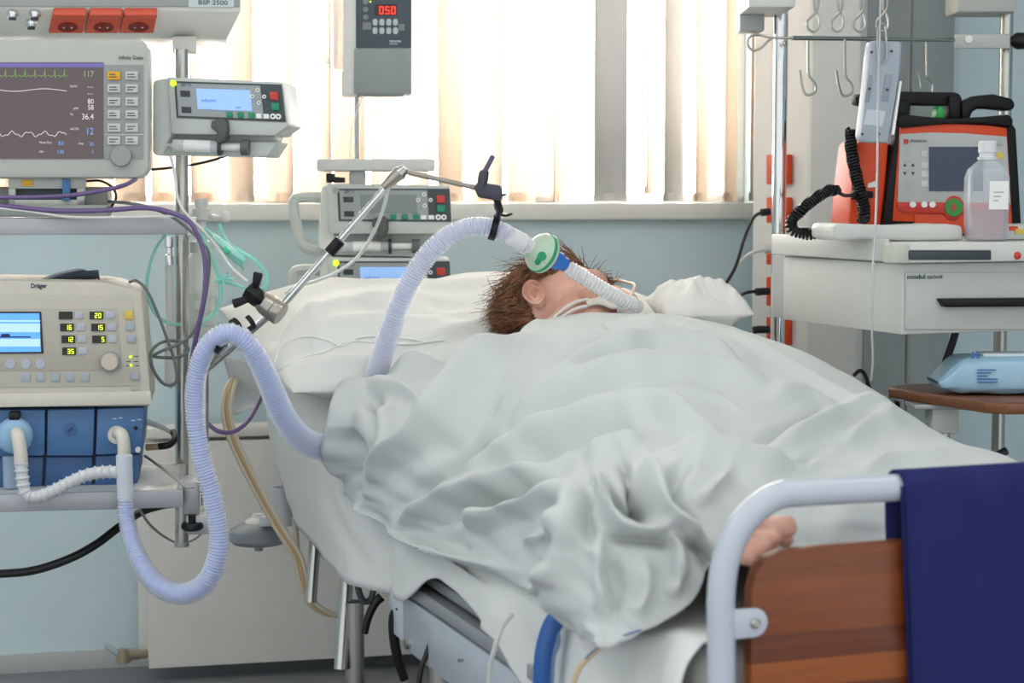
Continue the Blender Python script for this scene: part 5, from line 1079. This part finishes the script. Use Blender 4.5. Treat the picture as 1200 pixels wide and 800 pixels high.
q = P(1172, 400, 4.02); MB().cyl((q.x, q.y, .02), (q.x, q.y, P(1172, 12, 4.02).z), 7.5 * 4.02 / F, n=24).build('tube', STEEL, p3)
MB().box(P(1116, 0, 4.02).x, P(1185, 0, 4.02).x, 3.97, 4.09, P(1150, 17, 4.02).z, P(1150, -40, 4.02).z, .006).build('top_bracket', mat('bracket_grey', '#b3b6b0', .5), p3)
MB().cyl((q.x, q.y, 0), (q.x, q.y, .03), .05).build('foot', ALU, p3)
# infusion rail with hooks
RY = 3.72
ir = thing('infusion_rail', 'horizontal steel infusion rail with wire hooks above the defibrillator', 'rail', P(1010, 47, RY))
WIRE = mat('wire_steel', '#a9a9a2', .3, .9)
MB().cyl(P(928, 44.5, RY - .03), P(1122, 47, 3.97), 2.6 * RY / F).build('rod', STEEL, ir)
MB().tube([P(x, y, RY - .03) for x, y in ((930, 44.5), (905, 44), (890, 41), (879, 43), (876, 51), (882, 59), (892, 56), (901, 47), (908, 44))], 1.5 * RY / F, 8, smooth=6).build('end_loop', WIRE, ir)
MB().cyl(P(915, -26, RY - .055), P(1122, -26, RY - .05), .008).build('upper_bar', STEEL, ir)
def mbw(pts, r=1.5, n='hook'): return MB().tube([P(*p) for p in pts], r * RY / F, 8, smooth=7).build(n, WIRE, ir)
for x, dy in ((947, 0), (990, 1)): mbw([(x, 46, RY), (x, 70 + dy, RY), (x + 1, 88 + dy, RY), (x + 8, 98 + dy, RY), (x + 8, 108 + dy, RY), (x - 2, 111 + dy, RY), (x - 7, 100 + dy, RY), (x - 10, 82 + dy, RY)])
mbw([(1086, 48, 3.92), (1086, 75, 3.92), (1087, 90, 3.92), (1093, 98, 3.92), (1093, 108, 3.92)]); mbw([(1080, 104, 3.92), (1078, 92, 3.92), (1075, 83, 3.92)])
cl = MB(); cl.poly([P(x, y, 3.96) for x, y in ((1118, 40), (1184, 40), (1184, 57), (1118, 57))], [P(x, y, 3.99) for x, y in ((1118, 40), (1184, 40), (1184, 57), (1118, 57))], .004); cl.build('pole_clamp', mat('clamp_grey', '#b9bcb6', .45), ir)
MB().lathe([(.006, -.01), (.014, 0), (.018, .006), (.018, .02), (.01, .024)], P(1188, 48, 3.97), (1, 0, 0), 10).build('clamp_knob', BLACK, ir, 'black clamp knob')
MB().lathe([(.008, 0), (.008, .004), (0, .005)], P(1135, 46, 3.96), (0, -1, 0), 14).build('rivet', WHITE, ir)
for i, x in enumerate((953, 981, 1007, 1034)):
    nm = ('leftmost', 'second', 'third', 'rightmost')[i]
    h = MB().tube([P(*p) for p in ((x + 6, -25, RY - .06), (x + 6, 4, RY - .06), (x + 3, 14, RY - .06), (x - 6, 24, RY - .06), (x - 6, 33, RY - .06), (x + 1, 37, RY - .06), (x + 7, 30, RY - .06), (x + 5, 16, RY - .055), (x + 1, 8, RY - .055), (x + 2, -25, RY - .055))], 1.4 * RY / F, 8, smooth=7).build('wire_hook', WIRE)
    tag(h, nm + ' of four twisted wire hooks hanging above the infusion rail', 'hook', 'twisted wire hooks above the rail')
# hanging handset
d = Dev('handset', 'pale blue-grey handset hanging from a wire hook at right', 'handset', 1030, 168, 3.6, 6)
HS = mat('handset_blue_grey', '#a2acb6', .45)
d.part('shell', [(1021, 48), (1055, 48), (1057, 54), (1054, 92), (1046, 140), (1041, 168), (1012, 166), (1008, 160), (1013, 120), (1018, 70)], 0, .04, HS, .005, label=None)
d.part('rear_shell', [(1026, 46), (1058, 50), (1057, 70), (1048, 140), (1044, 166), (1020, 164)], .02, .06, mat('handset_rear', '#8d97a2', .45), .004)
for x, y in ((1021.5, 61), (1045, 60), (1010.5, 157), (1030, 157)): d.disc('screw', x, y, 1.6, -.002, 0, DARKG)
for q in ([(1018, 88), (1022, 88), (1018, 120), (1013, 120)], [(1038, 87), (1046, 87), (1041, 119), (1033, 118)]): k = d.part('clip_frame', q, -.002, .0, mat('handset_rear', '#8d97a2', .45), .0008); 
for x, y in ((1019, 104), (1040, 105)): d.disc('clip_pin', x, y, 1.8, -.004, -.002, DARKG)
d.part('label_window', [(1016, 128), (1038, 130), (1034, 148), (1012, 146)], -.0015, 0, mat('handset_label', '#c3cad2', .4))
d.part('edge_tab', [(1055, 95), (1057, 95), (1048, 158), (1045, 157)], -.004, .03, WHITE)
d.mb().tube([d.f(x, y, -.006) for x, y in ((1034, 72), (1029, 66), (1029, 34), (1034, 28), (1038, 34), (1039, 66), (1034, 73))], 1.2 * d.k, 8, smooth=5).build('hanger_wire', WIRE, d.root)
wtube('cord', 'thin pale cord hanging down past the trolley to the blanket', 'cord', [(1032, -20, 3.6), (1031, 40, 3.59), (1029, 110, 3.57), (1028, 200, 3.45), (1026, 260, 3.3), (1023, 310, 3.26), (1022, 350, 3.25), (1022, 390, 3.26), (1023, 420, 3.28), (1021, 446, 3.3)], 1.4, mat('cord_pale', '#b9bcc0', .5))
# ------------------------------------------------------------------ trolley
d = Dev('drawer_trolley', 'white drawer unit with black handle on the right poles carrying the defibrillator', 'trolley', 1056, 392, 3.27, 21)
TRW = mat('trolley_white', '#c9cac4', .45); TRF = mat('trolley_front', '#bfc1bc', .45)
zb = d.f(1056, 392)[2]; zl = d.f(1056, 309)[2]; ztp = d.f(1056, 284)[2]
d.mb().box(0, .62, 0, .42, zb, zl, .003).build('body', TRW, d.root)
d.mb().box(-.012, .64, -.03, .43, zl + .002, ztp, .004).build('top_slab', mat('trolley_top', '#d2d3cd', .4), d.root)
mb = d.mb(); mb.box(-.022, -.012, .02, .43, zl + .004, ztp + .006, .003); mb.build('side_strip', TRW, d.root)
d.mb().box(-.036, -.006, -.034, .01, zl + .002, ztp - .002, .004).build('corner_block', mat('corner_cream', '#c3c5b8', .45), d.root)
d.rect('drawer_front', 1062, 319, 1400, 386, -.006, 0, TRF, .002)
d.rect('lid_handle', 1063, 293, 1162, 304.5, -.034, -.028, mat('handle_slate', '#3b4347', .45), .002, label='dark lid handle')
mb = d.mb(); d.slab(mb, [(1103, 350), (1400, 347), (1400, 358), (1109, 360)], -.022, -.004, .002); mb.build('drawer_handle', BLACK, d.root, 'black drawer handle')
mb = d.mb(); mb.ball(d.f(1192, 299.5, -.03), .007); mb.build('red_button', RED, d.root, 'red button')
d.text('modul', 1063, 324.5, 5.4, mat('logo_green', '#17594a', .5), -.0068, bold=.03, sx=1.32); d.text('technik', 1086.5, 324.5, 5.2, INK, -.0068, sx=1.02)
mb = d.mb(); mb.box(.02, .05, .42, .5, zb, zl); mb.build('rear_bracket', ALU, d.root)
TRO = d; zt_tro = d.o.z + ztp
# strap and blocks beneath
wtube('strap', 'dark strap hanging under the trolley drawer behind the wipes', 'strap', [(1120, 388, 3.45), (1116, 402, 3.45), (1108, 425, 3.45), (1104, 445, 3.45)], 4.5, mat('strap_black', '#23272a', .6))
# ------------------------------------------------------------------ defibrillator
def onz(px, z, Y): return P(px, 300, Y)
d = Dev('defibrillator', 'orange and black defibrillator with dark screen on the trolley', 'defibrillator', 1110, 276, 3.74, 8)
dz = zt_tro - d.o.z

DB = mat('defib_black', '#0b0b0d', .5, spec=.3)
d.part('shell', [(1032, 276), (1042, 200), (1052, 142), (1064, 136), (1184, 141), (1192, 150), (1199, 276)], 0, .14, DB, .008)
d.part('orange_bezel', [(1055, 149), (1075, 146), (1120, 145), (1160, 147), (1180, 150), (1186, 252), (1072, 252), (1072, 260), (1046, 259)], -.005, .0, ORANGE, .002)
d.part('orange_chin', [(1072, 250), (1186, 250), (1186, 274), (1072, 274)], -.006, 0, ORANGE, .002)
d.part('face_plate', [(1055, 157), (1090, 155), (1130, 156), (1180, 160), (1185, 240), (1052, 237)], -.008, -.004, mat('defib_face', '#b3b7b6', .45), .002)
d.part('red_band', [(1052, 237), (1108, 237), (1112, 231), (1118, 229), (1125, 231), (1129, 237), (1184, 238), (1184, 249), (1128, 249), (1122, 257), (1112, 257), (1106, 250), (1060, 249), (1052, 245)], -.0105, -.007, mat('defib_red', '#c2352c', .4), .001, label='red band')
s = d.rect('screen', 1089, 172, 1152, 224, -.010, -.008, mat('defib_screen', '#2e3b52', .2), label='dark blue screen')
for x in (1070, 1083.5, 1093): k = d.disc('button', x, 239.5, 3.6, -.0135, -.0105, WHITE)
k = d.disc('shock_button', 1118, 243, 10.5, -.0135, -.0105, mat('shock_green', '#2f8f3c', .4), label='green shock button')
d.part('bolt_mark', [(1119, 236), (1113, 244), (1117, 244), (1115, 250), (1122, 242), (1118, 242)], -.0145, -.0135, RED, parent=k)
for y in (180, 193, 203.5, 215): d.rect('key', 1079.5, y - 3.5, 1087.5, y + 4, -.0095, -.008, mat('key_light', '#c9cdcb', .5), .0006)
for x in (1060.5, 1070):
    for y, s_ in ((193.5, -1), (203, 1)): d.part('arrow_key', [(x - 2, y - s_ * 1.5), (x + 2, y - s_ * 1.5), (x, y + s_ * 2.5)], -.009, -.008, INK)
d.rect('logo_mark', 1059, 163, 1064.5, 168.5, -.009, -.008, RED); d.text('PRIMEDIC', 1067, 165.5, 3.4, INK, -.0085)
for y in (179, 189, 199, 215, 218): d.rect('print', 1060, y, 1067, y + .9, -.0085, -.008, GREYP)
d.disc('small_key', 1172, 167, 3.5, -.0095, -.008, GREYP); d.disc('yellow_key', 1172, 182, 4, -.0095, -.008, mat('key_yellow', '#d6bd4f', .5))
d.part('top_lip', [(1050, 141), (1060, 134), (1110, 139), (1150, 137), (1183, 134), (1188, 140), (1187, 148), (1150, 144), (1110, 145), (1056, 150)], -.012, .10, DB, .004)
mb = d.mb(); d.slab(mb, [(1002, 113), (1007, 110), (1058, 107), (1120, 108), (1127, 111), (1127, 122), (1118, 124), (1070, 123), (1064, 124), (1010, 124), (1003, 122)], .04, .075, .005); d.slab(mb, [(1052, 118), (1068, 119), (1066, 137), (1052, 140)], .03, .075, .004); d.slab(mb, [(1112, 112), (1127, 112), (1132, 139), (1114, 140)], .03, .075, .004); mb.build('carry_handle', DB, d.root)
mb = d.mb(); d.slab(mb, [(1127, 120), (1145, 112), (1165, 110), (1188, 116), (1191, 124), (1186, 130), (1160, 127), (1146, 127), (1139, 132), (1138, 140), (1128, 139)], .02, .06, .006); mb.build('paddle', DB, d.root)
d.part('green_plug', [(1097, 139), (1098, 128), (1101, 124), (1105, 125), (1108, 130), (1107, 140)], .03, .06, mat('plug_green', '#27a04a', .4), .003, label='green plug')
d.part('orange_side', [(993, 276), (998, 215), (1004, 168), (1010, 163), (1042, 166), (1034, 276)], .012, .13, ORANGE, .006, label='orange side case')
d.part('side_print', [(1017, 215), (1026, 212), (1026, 219), (1017, 220)], .011, .012, WHITE)
d.part('side_clip', [(1000, 222), (1024, 224), (1024, 232), (1000, 234)], -.006, .014, DB, .003)
def coil(name, label, pts, rpx, wpx, pitch):
    w = resample(cr([P(*p) for p in pts], 16), .001); Y = pts[0][2]; R = rpx * Y / F; up = None; hel = []
    acc = 0
    for i in range(len(w) - 1):
        t = (w[i + 1] - w[i]).normalized()
        if up is None: up = t.orthogonal().normalized()
        up = (up - t * up.dot(t)).normalized(); b = t.cross(up); a = 2 * math.pi * i * .001 / pitch; hel.append(w[i] + (up * math.cos(a) + b * math.sin(a)) * R)
    return tag(MB().tube(hel, wpx * Y / F, 6).build(name, BLACK), label, 'cord')
coil('coiled_cord', 'black coiled cord hanging down the orange side of the defibrillator', [(998, 152, 3.71), (997, 170, 3.7), (1001, 195, 3.69), (1008, 225, 3.68), (1013, 248, 3.68), (1011, 259, 3.69)], 6, 2, .0062)
coil('coiled_cord', 'black coiled cord looping out left of the trolley top', [(981, 224, 3.47), (972, 223, 3.46), (955, 233, 3.44), (938, 247, 3.42), (927, 260, 3.42), (930, 270, 3.42), (945, 274, 3.42), (962, 273, 3.42), (978, 273, 3.42)], 5.5, 2, .0062)
wtube('cord', 'short black lead joining the coiled cord to the defibrillator side', 'cord', [(980, 224, 3.47), (990, 229, 3.55), (1004, 228, 3.7)], 2.2, BLK)
# packets on the trolley and bottle
d = Dev('plastic_packet', 'flat white plastic packet lying along the front of the trolley top', 'packet', 1060, 283, 3.33, 14)
d.root.location.z = zt_tro + .001
mb = d.mb(); d.slab(mb, [(977, 264), (983, 262), (1000, 263), (1060, 265), (1110, 263), (1128, 265), (1130, 282), (1070, 283), (1010, 281), (985, 283), (976, 279)], 0, .10, .006, 3); mb.build('film', clear('film_white', '#d9dad5', .78, .25), d.root)
d.part('contents', [(985, 268), (1080, 270), (1125, 269), (1125, 279), (990, 279)], .01, .09, mat('packet_paper', '#cfd0cb', .7), .003)
d = Dev('plastic_packet', 'white plastic packet with orange spots right of the bottle', 'packet', 1190, 283, 3.4, 14)
d.root.location.z = zt_tro + .001
d.part('film', [(1165, 266), (1240, 264), (1240, 283), (1165, 283)], 0, .1, clear('film_white', '#d9dad5', .78, .25), .006)
d.part('orange_print', [(1183, 267), (1193, 267), (1193, 272), (1183, 272)], -.002, 0, ORANGE); d.part('yellow_print', [(1190, 270), (1200, 270), (1200, 276), (1190, 276)], -.0025, 0, mat('key_yellow', '#d6bd4f', .5))
bt = thing('infusion_bottle', 'clear square-shouldered plastic bottle with white label on the trolley', 'bottle', Vector((P(1155, 285, 3.36).x, 3.36, zt_tro + .001)))
k = 3.36 / F * .96; o_ = Vector((P(1155, 285, 3.36).x, 3.36, zt_tro + .001))
MB().lathe([(21 * k, 0), (24 * k, 3 * k), (25 * k, 40 * k), (25 * k, 76 * k), (22 * k, 86 * k), (14 * k, 94 * k), (10 * k, 97 * k), (10 * k, 100 * k)], o_, n=40, sq=4).build('body', clear('bottle_plastic', '#cfd9e0', .3, .2), bt)
MB().lathe([(22 * k, 2 * k), (23 * k, 36 * k), (0, 37 * k)], o_, n=40, sq=4).build('liquid', clear('pink_liquid', '#c9a9ae', .5, .1, '#f0d8da'), bt)
MB().lathe([(12 * k, 98 * k), (12 * k, 101 * k), (9.5 * k, 102 * k), (9.5 * k, 106 * k), (11 * k, 107 * k), (11 * k, 119 * k), (9 * k, 121 * k), (0, 121 * k)], o_, n=28).build('cap', clear('cap_white', '#e3e6e8', .8, .35), bt)
MB().box(o_.x - 3 * k, o_.x + 20 * k, o_.y - 25.5 * k, o_.y - 25.1 * k, o_.z + 38 * k, o_.z + 72 * k).build('label', mat('paper_label', '#e9e9e6', .7), bt)
mb = MB()
for i in range(3): mb.box(o_.x + (2) * k, o_.x + (14 - 3 * i) * k, o_.y - 25.8 * k, o_.y - 25.5 * k, o_.z + (58 - 5 * i) * k, o_.z + (59.4 - 5 * i) * k)
mb.build('label_print', GREYP, bt)
# ------------------------------------------------------------------ overbed table and wipes
tz = P(1036, 452, 3.5).z
A_, B_ = P(1038, 452, 3.5), P(1158, 474, 3.22)
ov = thing('overbed_table', 'brown wood-topped overbed table on a steel post at far right', 'table', Vector((1.0, 3.42, 0)))
TW = mat('table_wood', '#7a4a2a', .4, var=.25, scale=14, coat=.2)
c = [Vector((A_.x + .01, A_.y + .0, tz)), Vector((A_.x, A_.y - .02, tz)), Vector((B_.x - .004, B_.y + .012, tz)), Vector((B_.x + .03, B_.y - .01, tz)), Vector((1.3, 3.25, tz)), Vector((1.3, 3.62, tz)), Vector((A_.x + .05, 3.54, tz))]
MB().poly([p - Vector((0, 0, .02)) for p in c], c, .004).build('table_top', TW, ov, 'brown wooden top')
MB().box(P(1098, 0, 3.4).x, P(1130, 0, 3.4).x, 3.38, 3.44, tz - .075, tz - .021, .004).build('bracket', OFFW, ov)
MB().cyl((P(1113, 0, 3.42).x, 3.41, .04), (P(1113, 0, 3.42).x, 3.41, tz - .07), .013).build('post', STEEL, ov)
MB().box(P(1075, 0, 3.4).x, 1.25, 3.37, 3.45, tz - .03, tz - .0205, .002).build('rail', ALU, ov)
MB().tube([Vector((P(1115, 0, 3.42).x, 3.41, tz - .10)), Vector((P(1128, 0, 3.42).x, 3.43, tz - .125)), Vector((P(1160, 0, 3.45).x, 3.46, tz - .14)), Vector((P(1190, 0, 3.48).x, 3.48, tz - .12))], .008, smooth=6).build('arm', DARKG, ov)
mb = MB(); x_ = P(1113, 0, 3.42).x; mb.box(x_ - .03, x_ + .03, 3.2, 3.75, .03, .06, .01); mb.box(x_ - .03, x_ + .4, 3.38, 3.44, .03, .06, .01); mb.build('base', DARKG, ov)
wp = thing('wipes_pack', 'pale blue packet of wet wipes lying on the brown table', 'packet', Vector((P(1160, 458, 3.34).x, 3.36, tz + .001)))
G = []
WXs = [(1098, 0), (1104, .25), (1112, .55), (1125, .92), (1145, 1), (1175, 1), (1210, 1), (1240, .95), (1262, .5), (1270, .05)]
for i, (x, hgt) in enumerate(WXs):
    X = P(x, 440, 3.34).x; hh = .062 * hgt + .006; zc = tz + .002 + (.018 if i == 0 else .012 * (1 - hgt)); ring = []
    for k in range(20):
        t = 2 * math.pi * k / 20; s_, c_ = math.sin(t), math.cos(t); ring.append(Vector((X + .004 * nz(i * 1.3, k * .7), 3.375 + .058 * math.copysign(abs(c_) ** .45, c_) * (.85 + .15 * hgt), zc + hh / 2 + hh / 2 * math.copysign(abs(s_) ** .5, s_) + .003 * nz(i * .9, k * .6, 3) * hgt)))
    G.append(ring + [ring[0]])
mb = MB(); mb.grid([[Vector(p) for p in r] for r in loft(G, 4, 3).tolist()]); bmesh.ops.remove_doubles(mb.bm, verts=mb.bm.verts, dist=.0002); mb.build('wrapper', mat('wipes_blue', '#9cc3d8', .3, var=.12, scale=20, coat=.4), wp, angle=60)
tx = text_mesh('60', .0125, mat('wipes_print', '#2b62ae', .5), bold=.03); q = P(1138, 414, 3.31); tx.data.transform(RM[wp.name].inverted() @ Matrix.Translation(Vector((q.x, 3.314, q.z - .004))) @ Matrix.Rotation(math.pi / 2 - .25, 4, 'X')); tx.parent = wp
mb = MB()
for i, (a, b) in enumerate(((1146, 1168), (1146, 1162), (1146, 1158), (1146, 1170), (1146, 1170))): y = 433 + 3.6 * i; mb.box(P(a, y, 3.31).x, P(b, y, 3.31).x, 3.3135, 3.316, P(a, y + 1, 3.31).z, P(a, y, 3.31).z)
mb.build('print', mat('wipes_print', '#2b62ae', .5), wp)
MB().box(P(1157, 0, 3.36).x, P(1215, 0, 3.36).x, 3.34, 3.40, tz + .068, tz + .074, .003).build('lid', mat('lid_pale', '#d9e2e6', .3), wp, 'white resealing lid')
gb = thing('junction_box', 'small grey box behind the blanket under the wire cord', 'box', P(1040, 490, 3.62))
MB().box(P(1010, 0, 3.62).x, P(1054, 0, 3.62).x, 3.6, 3.68, P(1030, 487, 3.62).z, P(1030, 464, 3.62).z, .004).build('case', GREYP, gb)
MB().box(P(1054, 0, 3.62).x, P(1060, 0, 3.62).x, 3.598, 3.68, P(1030, 483, 3.62).z, P(1030, 469, 3.62).z, .001).build('end_cap', BLACK, gb)
mb = MB(); q = P(1020, 450, 3.64); mb.tube([P(1000, 440, 3.64), P(1008, 434, 3.64), P(1014, 440, 3.64), P(1018, 452, 3.64), P(1024, 462, 3.64)], .004, smooth=5); mb.build('cable', BLK, gb)
# ------------------------------------------------------------------ light
w = bpy.data.worlds.new('sky'); SC.world = w; w.use_nodes = True; nt = w.node_tree; N = nt.nodes; L = nt.links; bg = N['Background']
tc = N.new('ShaderNodeTexCoord'); sp = N.new('ShaderNodeSeparateXYZ'); L.new(tc.outputs['Generated'], sp.inputs[0])
mr = N.new('ShaderNodeMapRange'); mr.inputs[1].default_value = .15; mr.inputs[2].default_value = .4; mr.inputs[3].default_value = 1.2; mr.inputs[4].default_value = 19; L.new(sp.outputs[1], mr.inputs[0])
mx = N.new('ShaderNodeMix'); mx.data_type = 'RGBA'; mx.inputs[6].default_value = (.95, .98, 1, 1); mx.inputs[7].default_value = (1, .985, .965, 1)
m2 = N.new('ShaderNodeMapRange'); m2.inputs[1].default_value = .15; m2.inputs[2].default_value = .4; L.new(sp.outputs[1], m2.inputs[0]); L.new(m2.outputs[0], mx.inputs[0])
L.new(mx.outputs[2], bg.inputs['Color']); L.new(mr.outputs[0], bg.inputs['Strength'])
def area(name, loc, tgt, sx, sy, e, c=(1, 1, 1)):
    l = bpy.data.lights.new(name, 'AREA'); l.shape = 'RECTANGLE'; l.size = sx; l.size_y = sy; l.energy = e; l.color = c
    o = bpy.data.objects.new(name, l); C.objects.link(o); o.location = loc; o.rotation_euler = (Vector(tgt) - Vector(loc)).to_track_quat('-Z', 'Y').to_euler(); return o
for x, y, e in ((-2.0, 2.0, 16), (-.3, 2.2, 6), (1.4, 2.4, 8)): area('ceiling_fill', (x, y, 2.74), (x, y, 0), 1.2, .6, e, (.98, .99, 1))  # unseen fill lights under the ceiling, added to brighten wall and radiator
vs_ = SC.view_settings; SC.display_settings.display_device = 'sRGB'; vs_.view_transform = 'Standard'; vs_.look = 'None'; vs_.gamma = 1; vs_.exposure = 0.05; vs_.use_curve_mapping = False
